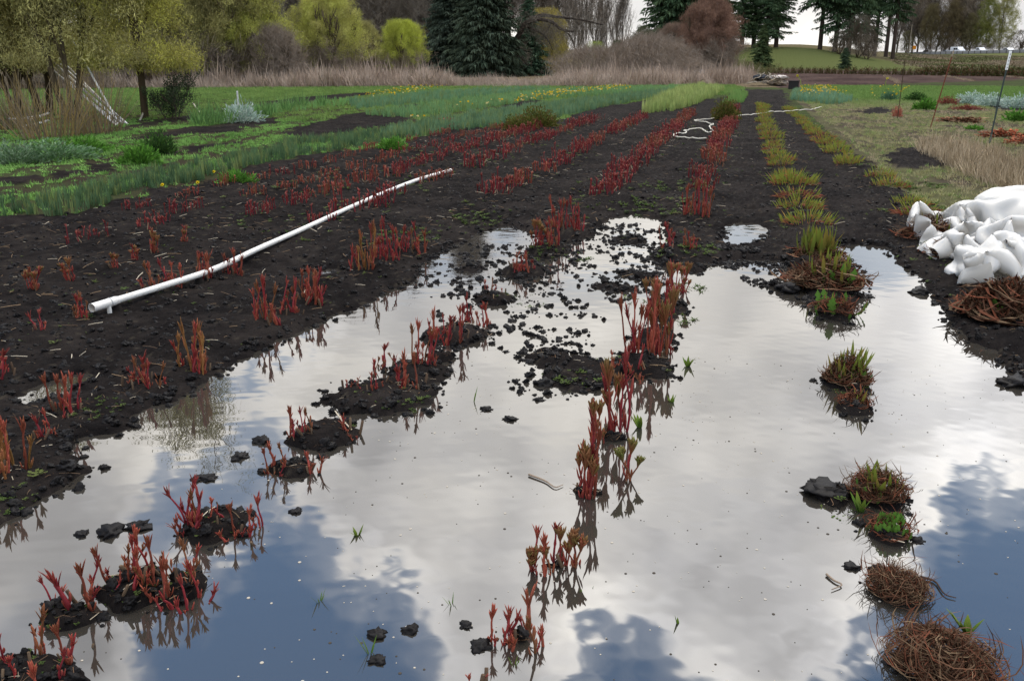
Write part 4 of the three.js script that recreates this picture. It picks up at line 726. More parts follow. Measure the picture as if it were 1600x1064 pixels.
const uprightTuft = [tuftShape(704, 10, 1, 0.06, 0.22, 0.12, 0.16), tuftShape(705, 10, 1, 0.055, 0.3, 0.15, 0.18)], reedTuft = [tuftShape(706, 12, 1, 0.02, 0.6, 0.35, 0.26), tuftShape(707, 12, 1, 0.022, 0.95, 0.5, 0.3)];
const add = (list, x, d, s, sy, c, r, sink = 0.01) => list.push({ x, y: level(x, d) - sink, z: -d, s, sy, ry: r() * 6.28, c: scalec(c, 2.3) });
const leftLand = [...plan([[-300, 356], [0, 352], [100, 346], [200, 322], [330, 290], [480, 250], [620, 236], [700, 208], [790, 207], [870, 196], [930, 174], [1010, 160], [1070, 158], [1142, 150], [1165, 140]]), [-1.2, 62], [-14, 62], [-30, 55], [-45, 48], [-45, 20], [-16, 5]];
const G = { low: [[], []], lush: [[], []], upright: [[], []], dry: [[], []], reed: [[], []], stubble: [[], []] };
{
  const strip = (x) => 0.5 + 0.5 * Math.sin(x * 4.6);   // cultivated strips run with the rows
  scatterIn(leftLand, 95, 710, (x, d, r) => {
    if (soilAt(x, d)) return; const far = Math.hypot(x, d); if (far > 26 && r() < 0.55) return;
    const v = n2(x * 0.5, d * 0.3), s = strip(x), tone = mixc([0.045, 0.082, 0.021], [0.085, 0.135, 0.036], clamp(0.5 + 0.5 * v + 0.3 * (r() - 0.5)));
    if (d < 34 && (s < 0.22 || n2(x * 1.8 + 3, d * 0.45) > 0.4) && r() < 0.85) return;
    if (d < 22) add(G.lush[(r() * 2) | 0], x, d, 0.05 + 0.05 * r(), 0.045 + 0.06 * r() * (0.5 + s), [tone[0] * 1.1, tone[1] * 1.2, tone[2] * 1.15], r); else add(G.low[(r() * 2) | 0], x, d, 0.1 + 0.07 * r(), 0.07 + 0.1 * r(), mixc(tone, [0.11, 0.13, 0.04], 0.4 * r()), r);
  });
  // upright blue green blades along the edge of the peony bed
  for (const [poly, dens, h, c0, c1] of [
    [plan([[-60, 372], [0, 350], [110, 345], [200, 318], [330, 288], [480, 248], [600, 232], [700, 205], [680, 196], [600, 212], [470, 228], [330, 262], [200, 288], [100, 318], [-60, 332]]), 130, 0.21, [0.022, 0.042, 0.02], [0.048, 0.078, 0.036]],
    [plan([[640, 224], [760, 208], [880, 188], [1000, 160], [1060, 152], [1040, 146], [930, 158], [800, 176], [680, 196], [560, 224]]), 95, 0.26, [0.035, 0.068, 0.036], [0.07, 0.11, 0.058]],
    [plan([[560, 185], [700, 165], [860, 145], [1000, 140], [1090, 139], [1040, 146], [860, 158], [700, 182], [640, 190]]), 50, 0.28, [0.05, 0.10, 0.045], [0.09, 0.15, 0.06]],
    [plan([[540, 165], [640, 152], [760, 144], [860, 141], [800, 150], [680, 164], [560, 176]]), 50, 0.28, [0.045, 0.095, 0.05], [0.075, 0.125, 0.065]],
    [plan([[300, 198], [420, 182], [545, 168], [545, 160], [420, 170], [300, 190]]), 40, 0.22, [0.07, 0.14, 0.045], [0.10, 0.18, 0.06]],
    [plan([[1080, 170], [1110, 158], [1130, 146], [1100, 140], [1060, 146], [1010, 176], [1000, 186], [1050, 178]]), 70, 0.42, [0.085, 0.125, 0.035], [0.16, 0.18, 0.065]],
    [plan([[1235, 160], [1300, 168], [1340, 162], [1290, 148], [1240, 146]]), 60, 0.3, [0.05, 0.10, 0.06], [0.085, 0.14, 0.085]],
    [plan([[1130, 168], [1160, 166], [1170, 150], [1145, 148]]), 70, 0.28, [0.06, 0.11, 0.03], [0.085, 0.14, 0.04]],
  ]) scatterIn(poly, dens, 720 + dens + poly.length, (x, d, r) => { const v = n2(x * 1.6, d * 0.7 + 4) + 0.6 * n2(x * 5, d * 3); if (v < -0.35 && r() < 0.85) return; const s = h * (0.6 + 0.5 * r()) * (0.9 + 0.3 * v); add(G.upright[(r() * 2) | 0], x, d, s, s, mixc(mixc(c0, c1, clamp(0.5 + 0.5 * v + 0.4 * (r() - 0.5))), [0.09, 0.105, 0.035], r() < 0.22 ? 0.7 : 0), r); });
  // worn wet turf on the right
  scatterIn([[1.9, 9], [2.0, 40], [3, 62], [22, 62], [30, 40], [12, 14], [9, 3], [3.4, 2.5]], 90, 740, (x, d, r) => {
    if (soilAt(x, d) === 1) return; const v = n2(x * 0.7, d * 0.35) + 0.4 * n2(x * 3, d * 2); if (d < 36 && v > 0.25 && r() < 0.75) return; if (d > 38 && r() < 0.35) return;
    const lushness = smooth(30, 42, d), c = mixc(mixc([0.13, 0.13, 0.055], [0.18, 0.142, 0.095], clamp(0.5 + v * 0.7 + 0.3 * (r() - 0.5))), mixc([0.055, 0.09, 0.024], [0.085, 0.13, 0.036], r()), Math.max(lushness, r() < 0.2 ? 0.8 : 0)); const s = 0.04 + 0.05 * r() + 0.1 * lushness * r(); add(G.low[(r() * 2) | 0], x, d, s * 1.1, s, c, r);
  });
  // bleached standing grass behind the plastic
  scatterIn(plan([[1430, 238], [1480, 232], [1560, 252], [1640, 275], [1640, 350], [1590, 318], [1500, 282]]), 130, 745, (x, d, r) => { if (n2(x * 1.3, d * 0.9) < -0.35) return; const s = 0.22 + 0.2 * r(); add(G.dry[(r() * 2) | 0], x, d, s, s, mixc([0.19, 0.15, 0.10], [0.10, 0.075, 0.045], r()), r); });
  // reed bank
  const bank = plan([[-400, 146], [150, 141], [330, 140], [600, 138], [900, 138], [1110, 135], [1175, 131]]); const back = [...bank].reverse().map(([x, d]) => [x * 1.22, d * 1.2 + 3]);
  scatterIn([...bank, ...back], 13, 750, (x, d, r) => { const a = n2(x * 0.16, d * 0.16), dep = x / d, up = smooth(-0.36, -0.30, dep) * smooth(-0.14, -0.25, dep) * 0.45; const s = (0.75 + 0.75 * r() + (r() < 0.06 ? 0.6 : 0)) * (0.85 + 0.5 * a) * (1 - up); add(G.reed[(r() * 2) | 0], x, d, s, s, mixc([0.19, 0.148, 0.115], [0.115, 0.088, 0.068], clamp(0.5 + 0.5 * n2(x * 0.5, d * 0.5) + 0.5 * (r() - 0.5))), r, 0.05); });
  scatterIn([[2, 88], [40, 150], [16, 150], [-6, 90]], 1.5, 751, (x, d, r) => { if (soilAt(x, d)) return; const s = 0.5 + 0.4 * r(); add(G.stubble[(r() * 2) | 0], x, d, s, s * 0.8, mixc([0.11, 0.085, 0.055], [0.06, 0.052, 0.026], r()), r, 0.05); });
  scatterIn([[24, 175], [40, 330], [150, 330], [110, 190], [70, 150]], 0.8, 752, (x, d, r) => { if (soilAt(x, d)) return; const v = n2(x * 0.06, d * 0.03), s = 0.5 + 0.5 * r() + 0.4 * Math.max(0, v); add(G.stubble[(r() * 2) | 0], x, d, s * 1.3, s * 0.45, mixc([0.085, 0.065, 0.045], [0.045, 0.048, 0.02], clamp(0.5 + v + 0.5 * (r() - 0.5))), r, 0.05); });
}
for (let k = 0; k < 2; k++) {
  cover('lush_weeds', 'low bright green weeds covering the strips left of the peony bed', 'weeds', lushTuft[k], M.blade, G.lush[k]);
  cover('grass', 'short green and worn grass round the beds', 'grass', turfTuft[k], M.blade, G.low[k]);
  cover('bulb_leaves', 'upright blue green leaves of flowering bulbs in bands', 'foliage', uprightTuft[k], M.blade, G.upright[k]);
  cover('bleached_grass', 'bleached tan standing grass behind the white plastic', 'grass', reedTuft[k], M.dead, G.dry[k]);
  cover('dry_reeds', 'pale brown dry reeds along the far edge of the field', 'reeds', reedTuft[k], M.dead, G.reed[k]);
  cover('rough_grass', 'rough pale grass on the far bank', 'grass', turfTuft[k], M.dead, G.stubble[k]);
}
{
  // yellow daffodil flowers in their beds: too many and too small to count
  const f = new Shape(); for (let k = 0; k < 6; k++) { const a = k / 6 * 6.28; f.blade(V(0, 0, 0), V(Math.cos(a), 0.2, Math.sin(a)).normalize(), V(-Math.sin(a), 0, Math.cos(a)), 1, 0.8, 0, 2, [1, 1, 1], [1, 1, 1], 0, 0.5); } f.tube([V(0, 0, 0), V(0, 0.7, 0)], [0.3, 0.45], 6, [1, 0.85, 0.6]); const list = [];
  for (const [poly, dens] of [[plan([[800, 178], [900, 160], [990, 148], [960, 144], [880, 152], [810, 166]]), 7], [plan([[570, 172], [680, 150], [700, 144], [640, 146], [560, 164]]), 5], [plan([[640, 215], [690, 206], [680, 200], [640, 206]]), 7], [plan([[1250, 160], [1330, 160], [1290, 144], [1250, 146]]), 6], [plan([[1360, 165], [1420, 165], [1420, 145], [1360, 145]]), 1], [plan([[700, 190], [790, 180], [780, 172], [700, 182]]), 2]])
    scatterIn(poly, dens, 760 + dens * 10, (x, d, r) => list.push({ x, y: level(x, d) + 0.26 + 0.1 * r(), z: -d, s: 0.036 + 0.012 * r(), rx: 0.9 * r(), ry: r() * 6.28, c: r() < 0.25 ? [0.62, 0.58, 0.3] : [0.62, 0.47, 0.02] }));
  for (const [px, py] of [[190, 262], [255, 304], [335, 282], [310, 300]]) { const c = field(px, py); list.push({ x: c.x, y: 0.12, z: c.z, s: 0.03, rx: 0.8, c: [0.6, 0.48, 0.02] }); }
  cover('daffodil_flowers', 'scattered yellow daffodil flowers over the far green beds', 'flowers', f.geometry(), M.thin, list);
}
// leafy mounds and small bushes in the beds
function mound(seed, n, len, width, up, palette) {
  const r = rngOf(seed), s = new Shape();
  for (let k = 0; k < n; k++) {
    const a = r() * 6.28, e = Math.acos(r()) , rad = Math.pow(r(), 0.35), lump = 0.8 + 0.35 * n3(Math.cos(a) * 1.6 + seed, e * 1.5, Math.sin(a) * 1.6), p = V(Math.cos(a) * Math.sin(e), Math.cos(e), Math.sin(a) * Math.sin(e)).multiplyScalar(rad * lump), d = p.clone().normalize().add(V((r() - 0.5) * 0.9, up + (r() - 0.5) * 0.6, (r() - 0.5) * 0.9)).normalize(), c = scalec(palette[(r() * palette.length) | 0], 1.0 + 0.7 * r());
    s.blade(p, d, perpendicular(d, r), len * (0.6 + 0.8 * r()), width * (0.7 + 0.6 * r()), 0.2, 2, c, c, 0, 0.45);
  }
  return s.geometry();
}
const DARKG = [[0.03, 0.065, 0.016], [0.045, 0.095, 0.02], [0.025, 0.05, 0.015]], SILVER = [[0.27, 0.33, 0.29], [0.36, 0.41, 0.36], [0.2, 0.27, 0.22]], BOX = [[0.05, 0.06, 0.012], [0.085, 0.09, 0.02], [0.10, 0.07, 0.025]], LIVELY = [[0.06, 0.15, 0.02], [0.09, 0.2, 0.03], [0.05, 0.11, 0.02]], CRIM = [[0.13, 0.03, 0.03], [0.2, 0.05, 0.04], [0.09, 0.03, 0.02]];
function bush(name, label, category, px, py, w, h, geo, mat = M.blade, group) {
  const c = field(px, py, 0.07), m = new THREE.Mesh(geo, mat); m.name = numbered(name); m.castShadow = m.receiveShadow = true; scene.add(m); m.position.set(c.x, level(c.x, -c.z) - 0.02, c.z); m.scale.set(w / 2, h, w / 2); m.rotation.y = px; return tag(m, label, category, group);
}
bush('low_bush', 'olive brown low bush, left of the pair beyond the peony bed', 'bush', 812, 204, 1.0, 0.45, mound(800, 2200, 0.12, 0.05, 0.4, BOX));
bush('low_bush', 'olive green low bush, right of the pair beyond the peony bed', 'bush', 842, 200, 1.1, 0.55, mound(801, 2200, 0.12, 0.05, 0.4, BOX));
bush('low_bush', 'dark olive bush at the head of the middle red row', 'bush', 1133, 188, 0.85, 0.62, mound(802, 2200, 0.12, 0.06, 0.5, BOX));
bush('green_mound', 'round dark green weed mound on the left beds, upper of two', 'plant mound', 247, 243, 0.62, 0.42, mound(803, 1400, 0.2, 0.07, 0.5, DARKG), M.blade, 'mounds on the left beds');
bush('green_mound', 'round green weed mound on the left beds, lower of two', 'plant mound', 219, 257, 0.68, 0.36, mound(804, 1400, 0.2, 0.07, 0.5, LIVELY), M.blade, 'mounds on the left beds');
bush('green_mound', 'small bright green mound beside the upright blades', 'plant mound', 370, 287, 0.5, 0.2, mound(805, 1000, 0.25, 0.07, 0.7, LIVELY), M.blade, 'mounds on the left beds');
bush('green_mound', 'small bright green mound at the far corner of the peony bed', 'plant mound', 613, 236, 0.6, 0.26, mound(806, 1000, 0.25, 0.07, 0.7, LIVELY), M.blade, 'mounds on the left beds');
bush('grey_herb_mound', 'grey green herb mound at the left edge', 'plant mound', 22, 255, 1.1, 0.36, mound(807, 1800, 0.16, 0.04, 0.7, [[0.10, 0.15, 0.085], [0.13, 0.18, 0.11], [0.06, 0.11, 0.045]]), M.blade, 'mounds on the left beds');
bush('grey_herb_mound', 'wide grey green herb mound right of the one at the left edge', 'plant mound', 80, 249, 1.7, 0.34, mound(808, 2200, 0.14, 0.04, 0.7, [[0.09, 0.15, 0.075], [0.12, 0.18, 0.1], [0.06, 0.12, 0.04]]), M.blade, 'mounds on the left beds');
bush('green_mound', 'dark green clump behind the wide grey green mound', 'plant mound', 135, 240, 1.0, 0.32, mound(809, 1400, 0.2, 0.06, 0.6, LIVELY), M.blade, 'mounds on the left beds');
bush('silver_plant', 'small silvery grey plant spilling over the dark strip on the left', 'plant', 380, 192, 1.1, 0.62, mound(810, 1100, 0.2, 0.05, 0.5, SILVER));
bush('silver_plant', 'left part of the silver leaved border behind the stakes', 'plant', 1518, 163, 1.2, 0.5, mound(811, 1600, 0.16, 0.06, 0.5, SILVER), M.blade, 'silver border on the right');
bush('silver_plant', 'middle of the silver leaved border behind the metal post', 'plant', 1550, 166, 1.3, 0.5, mound(812, 1600, 0.16, 0.06, 0.5, SILVER), M.blade, 'silver border on the right');
bush('silver_plant', 'right part of the silver leaved border at the picture edge', 'plant', 1592, 170, 1.4, 0.48, mound(813, 1600, 0.16, 0.06, 0.5, SILVER), M.blade, 'silver border on the right');
bush('crimson_plant', 'low crimson leaved plant left of the silver border', 'plant', 1482, 164, 0.9, 0.34, mound(814, 1100, 0.16, 0.05, 0.6, CRIM), M.blade, 'crimson plants on the right');
bush('crimson_plant', 'low crimson leaved plant in front of the silver border', 'plant', 1512, 172, 1.1, 0.22, mound(815, 1100, 0.16, 0.05, 0.6, CRIM), M.blade, 'crimson plants on the right');
bush('green_mound', 'bright green leafy clump behind the rusty stake', 'plant mound', 1446, 172, 0.85, 0.42, mound(816, 700, 0.25, 0.12, 0.5, LIVELY), M.blade, 'clumps on the right');
bush('green_mound', 'bright green clump at the right edge below the silver border', 'plant mound', 1592, 190, 0.9, 0.34, mound(817, 700, 0.25, 0.12, 0.5, LIVELY), M.blade, 'clumps on the right');
bush('green_mound', 'low green clump right of the rusty stake foot', 'plant mound', 1522, 203, 0.5, 0.12, mound(818, 500, 0.3, 0.14, 0.4, LIVELY), M.blade, 'clumps on the right');
bush('red_plant', 'small rusty red plant at the foot of the wooden stake', 'plant', 1402, 183, 0.36, 0.34, mound(819, 500, 0.25, 0.07, 0.7, [[0.24, 0.07, 0.05], [0.3, 0.12, 0.08]]));
bush('dead_leaf_heap', 'brown dead leaf heap left of the metal post', 'leaf heap', 1505, 190, 1.4, 0.14, mound(820, 900, 0.22, 0.1, 0.2, [RUST, STRAW, DUN]), M.dead, 'dead leaf heaps on the right');
bush('dead_leaf_heap', 'brown dead leaf heap right of the metal post', 'leaf heap', 1568, 213, 1.0, 0.2, mound(821, 900, 0.22, 0.1, 0.2, [RUST, STRAW, ORANGE]), M.dead, 'dead leaf heaps on the right');
bush('dead_leaf_heap', 'brown dead leaf heap at the right edge in front of the metal post', 'leaf heap', 1604, 226, 0.8, 0.2, mound(822, 900, 0.22, 0.1, 0.2, [RUST, STRAW, ORANGE]), M.dead, 'dead leaf heaps on the right');
bush('bulb_clump', 'blue green bulb leaf clump beside the wooden stake', 'plant', 1390, 157, 0.8, 0.4, mound(823, 700, 0.35, 0.05, 1.4, [[0.05, 0.11, 0.055], [0.08, 0.14, 0.08]]));
bush('bulb_clump', 'dark leafy clump between the stakes', 'plant', 1432, 158, 0.9, 0.4, mound(824, 800, 0.25, 0.09, 0.8, DARKG));
bush('crimson_plant', 'few crimson leaves among the far left bulb beds', 'plant', 700, 196, 1.0, 0.2, mound(825, 500, 0.22, 0.06, 0.9, CRIM), M.blade, 'crimson plants on the left');
// iris fans on the dark strip
for (const [px, py, n] of [[312, 196, 'first'], [332, 196, 'second'], [352, 194, 'third'], [405, 184, 'fourth'], [420, 183, 'fifth'], [447, 174, 'sixth'], [470, 170, 'seventh'], [503, 167, 'eighth']]) bush('iris_fan', `pale green iris fan on the left dark strip, ${n} counted from the left`, 'plant', px, py, 0.55, 0.42, mound(830 + px, 90, 0.75, 0.09, 1.6, [[0.10, 0.19, 0.06], [0.13, 0.22, 0.07], [0.08, 0.15, 0.05]]), M.blade, 'iris fans on the left strip');

// ---------------------------------------------------------------- trees and shrubs
function branching(seed, o) {   // trunk and limbs; returns the shape and the outer twig spots
  const r = rngOf(seed), s = new Shape(), tips = [], bark = o.bark || [0.07, 0.055, 0.042];
  const grow = (p, dir, len, rad, lev) => {
    const n = lev === 0 ? 7 : lev === 1 ? 5 : 3, pts = [p.clone()], d = dir.clone(), kids = []; const q = p.clone();
    for (let k = 1; k <= n; k++) {
      d.x += (r() - 0.5) * (o.crook ?? 0.3); d.z += (r() - 0.5) * (o.crook ?? 0.3); d.y += (lev === 0 ? 0.06 : (o.rise ?? 0.1)) + (r() - 0.5) * 0.12; d.normalize(); q.addScaledVector(d, len / n); pts.push(q.clone());
      const t = k / n; if (lev < o.levels && t > (lev === 0 ? (o.clear ?? 0.3) : 0.2)) { const m = lev === 0 ? (o.limbs ?? 3) : (o.forks ?? 2); for (let j = 0; j < m; j++) kids.push([q.clone(), d.clone(), t]); }
    }
    const c = scalec(bark, 0.8 + 0.4 * r());
    s.tube(pts, pts.map((_, k) => Math.max(o.least ?? 0.012, rad * lerp(1, lev === 0 ? 0.3 : 0.35, k / n))), lev === 0 ? 8 : lev === 1 ? 5 : 3, c, false);
    if (lev >= o.levels - 1) pts.slice(1).forEach(t => tips.push([t, d.clone()]));
    for (const [kp, kd, t] of kids) { const a = r() * 6.28, w = V(Math.cos(a), 0, Math.sin(a)), sp = o.spread ?? 0.8, nd = kd.clone().multiplyScalar(1 - sp * 0.5).addScaledVector(w, sp).add(V(0, (o.lift ?? 0.25), 0)).normalize(); grow(kp, nd, len * (o.ratio ?? 0.5) * (lev === 0 ? 1.05 - 0.45 * t : 0.9) * (0.7 + 0.5 * r()), rad * (lev === 0 ? lerp(0.55, 0.25, t) : 0.5), lev + 1); }
  };
  for (let k = 0; k < (o.stems ?? 1); k++) { const a = k / (o.stems ?? 1) * 6.28 + r(), f = (o.stems ?? 1) > 1 ? (o.fan ?? 0.5) * (0.5 + 0.7 * r()) : 0; grow(V(Math.cos(a) * f * 0.3, -0.1, Math.sin(a) * f * 0.3), V(Math.cos(a) * f + (o.leanX || 0), 1, Math.sin(a) * f).normalize(), o.height * (o.trunkShare ?? 0.85) * ((o.stems ?? 1) > 1 ? 0.75 + 0.35 * r() : 1), o.radius * (0.8 + 0.4 * r()), 0); }
  return { geometry: s.geometry(), tips };
}
// sprays of twig and leaf, about 1 across
function spray(seed, n, o) {
  const r = rngOf(seed), s = new Shape();
  for (let k = 0; k < n; k++) {
    const a = r() * 6.28, t = (o.lean ?? 0.6) * (0.2 + r()), d = V(Math.cos(a) * t, o.up ?? 1, Math.sin(a) * t).normalize(), p = V((r() - 0.5) * 0.8, (r() - 0.5) * 0.8, (r() - 0.5) * 0.8), k1 = 0.75 + 0.5 * r(); s.blade(p, d, perpendicular(d, r), (o.len ?? 0.5) * (0.6 + 0.8 * r()), (o.width ?? 0.07) * (0.7 + 0.6 * r()), o.bend ?? 0.1, 2, [k1, k1, k1], [k1, k1, k1], 0, 0.4);
  }
  return s.geometry();
}
const SPRAY = { willow: spray(900, 40, { len: 0.2, width: 0.045, lean: 1.0 }), willowFine: spray(901, 46, { len: 0.15, width: 0.032, lean: 1.1 }), hang: spray(902, 16, { len: 0.8, width: 0.05, lean: 0.35, up: -1 }), twig: spray(903, 12, { len: 0.9, width: 0.02, lean: 1.3 }), leaf: spray(904, 22, { len: 0.2, width: 0.11, lean: 1.2 }), bud: spray(905, 18, { len: 0.35, width: 0.035, lean: 0.9 }) };
function boughShape(seed) {   // a drooping conifer bough along +x, length 1: side sprigs and hanging sprigs
  const r = rngOf(seed), s = new Shape(), N = 15;
  for (let k = 0; k < N; k++) { const t = (k + r()) / N, y = 0.1 * t - 0.2 * t * t; for (const side of [-1, 1]) { const d = V(0.6 + 0.3 * r(), 0.15 - 0.5 * r(), side * (0.85 - 0.4 * t) * (0.5 + 0.7 * r())).normalize(), k1 = 0.55 + 0.8 * r(); s.blade(V(t * 0.95, y, 0), d, perpendicular(d, r), (0.26 * (1.15 - 0.75 * t) + 0.06) * (0.5 + 0.7 * r()), 0.05, 0.5, 2, [k1, k1, k1], [k1, k1, k1], 0, 0.4); } const hd = V(0.5 * (r() - 0.3), -1, 0.6 * (r() - 0.5)).normalize(), k2 = 0.5 + 0.7 * r(); s.blade(V(t, y, (r() - 0.5) * 0.12), hd, perpendicular(hd, r), 0.06 + 0.09 * r(), 0.045, 0, 2, [k2, k2, k2], [k2, k2, k2], 0, 0.4); }
  return s.geometry();
}
const BOUGH = [boughShape(910), boughShape(911), boughShape(912)];
function standing(name, label, category, x, d, group) { return thing(name, label, category, V(x, level(x, d) - 0.05, -d), group); }
function sprayCrown(g, geo, list, mat = M.blade, name = 'crown') { return cover(name, null, null, geo, mat, list, g); }
// dome of sprays over several stems: willow shrubs
function shrub(name, label, px, dist, width, height, o) {
  const [x, d] = spot(px, dist), g = standing(name, label, o.category || 'shrub', x, d, o.group), r = rngOf(o.seed);
  const b = branching(o.seed, { height: height * 0.9, radius: o.radius ?? 0.07, stems: o.stems ?? 7, fan: o.fan ?? 0.55, levels: width > height * 2 ? 1 : 2, clear: 0.35, limbs: 2, forks: 2, spread: 0.5, lift: 0.6, ratio: 0.42, bark: o.bark || (width > height * 2 ? [0.17, 0.13, 0.1] : [0.085, 0.065, 0.045]), least: 0.02 }); const spreadStems = Math.min(1.3, width / height * 0.95); part('stems', b.geometry, M.bark, g).scale.set(spreadStems, 0.9, spreadStems);
  const list = [], bare = [], n = o.n ?? 2600, low = o.low ?? 0.12;
  for (let k = 0; k < n; k++) {
    const a = r() * 6.28, e = r(), q = Math.pow(r(), 0.42), lump = 0.8 + 0.3 * n3(Math.cos(a) * 1.5 + o.seed, e * 2.2, Math.sin(a) * 1.5) + 0.24 * n3(Math.cos(a) * 4 + o.seed, e * 6, Math.sin(a) * 4), prof = o.profile ? o.profile(e) : Math.sqrt(clamp(1 - Math.pow((e - 0.38) / 0.64, 2)));
    const xx = Math.cos(a) * q * prof * width / 2 * lump, zz = Math.sin(a) * q * prof * width / 2 * lump, y = (low + (1 - low) * e) * height * (0.93 + 0.1 * lump); const bareLow = e < (o.bareTo ?? 0.3) + 0.16 * n2(a * 2, o.seed);
    const v = n3(xx * 0.5 + o.seed, y * 0.5, zz * 0.5), s = (o.size ?? 0.55) * (0.7 + 0.6 * r()) * (height / 6), spotk = { x: xx, y, z: zz, s, ry: r() * 6.28, rx: (zz / width) * 1.2, rz: -(xx / width) * 1.2 };
    if (bareLow && r() < 0.85) bare.push({ ...spotk, s: s * 1.3, c: mixc([0.19, 0.15, 0.115], [0.27, 0.22, 0.175], r()) }); else list.push({ ...spotk, c: mixc(scalec(o.c0, o.lift ?? 1.45), scalec(o.c1, o.lift ?? 1.45), clamp(0.5 + 0.7 * v + 0.4 * (r() - 0.5))) });
  }
  sprayCrown(g, o.spray || SPRAY.willow, list); if (bare.length) sprayCrown(g, SPRAY.twig, bare, M.bark, 'bare_twigs'); return g;
}
const YG0 = [0.30, 0.31, 0.07], YG1 = [0.46, 0.47, 0.11], OL0 = [0.23, 0.205, 0.09], OL1 = [0.36, 0.335, 0.12];
shrub('willow_shrub', 'broad yellow green willow thicket behind the reeds on the left', 372, 64, 8.2, 8.2, { lift: 1, seed: 1001, n: 4600, c0: OL0, c1: YG1, size: 0.5, bareTo: 0.16, group: 'willows behind the reeds' });
shrub('willow_shrub', 'second olive willow thicket left of the broad yellow green one', 295, 62, 6.5, 8.6, { lift: 1, seed: 1007, n: 3600, c0: OL0, c1: OL1, size: 0.5, bareTo: 0.2, group: 'willows behind the reeds' });
shrub('bramble_thicket', 'grey brown leafless bramble slope between the two willow thickets', 430, 62, 4.4, 3.4, { seed: 1002, n: 1700, c0: [0.12, 0.09, 0.07], c1: [0.19, 0.15, 0.12], size: 0.8, spray: SPRAY.twig, bareTo: 1.2, group: 'thickets behind the reeds' });
shrub('willow_shrub', 'yellow green willow shrub in the middle of the left tree line', 512, 68, 6.4, 5.9, { lift: 1, seed: 1003, n: 4200, c0: OL1, c1: YG1, size: 0.5, bareTo: 0.3, group: 'willows behind the reeds' });
shrub('willow_shrub', 'dome shaped bright yellow green willow left of the dark conifer', 628, 72, 4.4, 4.35, { lift: 1, seed: 1004, n: 3800, c0: YG0, c1: [0.46, 0.50, 0.08], size: 0.5, bareTo: 0.34, group: 'willows behind the reeds' });
shrub('willow_shrub', 'small olive willow between the two yellow green willow shrubs', 572, 74, 3.4, 4.4, { lift: 1, seed: 1005, n: 1800, c0: OL0, c1: OL1, size: 0.5, bareTo: 0.35, group: 'willows behind the reeds' });
shrub('weeping_willow', 'pale golden weeping willow behind the leaning bare oak limb', 855, 118, 6.4, 7.6, { seed: 1006, n: 3400, c0: [0.20, 0.165, 0.04], c1: [0.28, 0.23, 0.06], size: 0.62, spray: SPRAY.hang, bareTo: 0.0, low: 0.02, stems: 2, fan: 0.1, category: 'tree', profile: (e) => 0.75 + 0.3 * Math.sin(e * 2.6) - 0.55 * e * e * e });
shrub('green_shrub', 'bright green shrub at the foot of the slim bare poplars', 930, 112, 3.6, 3.7, { seed: 1008, n: 1200, c0: [0.12, 0.16, 0.03], c1: [0.20, 0.24, 0.05], size: 0.5, bareTo: 0, group: 'shrubs on the mound' });
shrub('dark_shrub', 'dark round evergreen shrub right of the slim bare poplars', 966, 112, 2.6, 3.8, { seed: 1009, n: 1300, c0: [0.02, 0.04, 0.018], c1: [0.045, 0.07, 0.03], size: 0.45, spray: SPRAY.leaf, bareTo: 0, group: 'shrubs on the mound' });
shrub('russet_shrub', 'low russet shrub on the mound left of the red brown tree', 992, 100, 4.4, 2.7, { seed: 1010, n: 1300, c0: [0.15, 0.085, 0.05], c1: [0.21, 0.13, 0.075], size: 0.6, spray: SPRAY.bud, bareTo: 0, group: 'shrubs on the mound' });
shrub('red_brown_tree', 'round red brown budding tree, larger of the two right of the mound', 1108, 100, 7.2, 7.3, { seed: 1011, n: 5200, c0: [0.12, 0.072, 0.052], c1: [0.19, 0.115, 0.082], size: 0.62, spray: SPRAY.bud, bareTo: 0.34, category: 'tree', stems: 6, fan: 0.4, group: 'red brown trees' });
shrub('red_brown_tree', 'lower grey red tree leaning into the larger red brown one', 1052, 103, 5.6, 5.2, { seed: 1012, n: 3000, c0: [0.12, 0.085, 0.065], c1: [0.17, 0.12, 0.09], size: 0.62, spray: SPRAY.bud, bareTo: 0.4, category: 'tree', group: 'red brown trees' });
shrub('dark_shrub', 'small dark broadleaf tree on the skyline left of the red brown trees', 1003, 150, 5.6, 6.2, { seed: 1013, n: 800, c0: [0.035, 0.045, 0.02], c1: [0.07, 0.075, 0.04], size: 0.5, spray: SPRAY.leaf, bareTo: 0.2, group: 'shrubs on the mound' });
// bramble mound right of centre
shrub('bramble_thicket', 'brown bramble mound in front of the slim bare poplars', 925, 78, 9, 2.5, { seed: 1014, n: 2200, c0: [0.13, 0.09, 0.06], c1: [0.2, 0.145, 0.1], size: 1.0, spray: SPRAY.twig, bareTo: 1.2, low: 0, group: 'thickets behind the reeds' });
shrub('bramble_thicket', 'highest brown bramble mound left of the red brown trees', 1010, 75, 9.5, 3.2, { seed: 1015, n: 2600, c0: [0.14, 0.098, 0.065], c1: [0.21, 0.155, 0.11], size: 1.0, spray: SPRAY.twig, bareTo: 1.2, low: 0, group: 'thickets behind the reeds' });
shrub('bramble_thicket', 'low brown bramble slope running down to the right of the mound', 1075, 84, 7, 1.7, { seed: 1016, n: 1500, c0: [0.13, 0.09, 0.06], c1: [0.19, 0.14, 0.095], size: 1.1, spray: SPRAY.twig, bareTo: 1.2, low: 0, group: 'thickets behind the reeds' });
shrub('bramble_thicket', 'long green brown bramble strip below the red brown trees', 1130, 108, 15, 1.5, { seed: 1017, n: 1800, c0: [0.075, 0.075, 0.03], c1: [0.12, 0.115, 0.05], size: 1.4, spray: SPRAY.leaf, bareTo: 0, low: 0, group: 'thickets behind the reeds' });
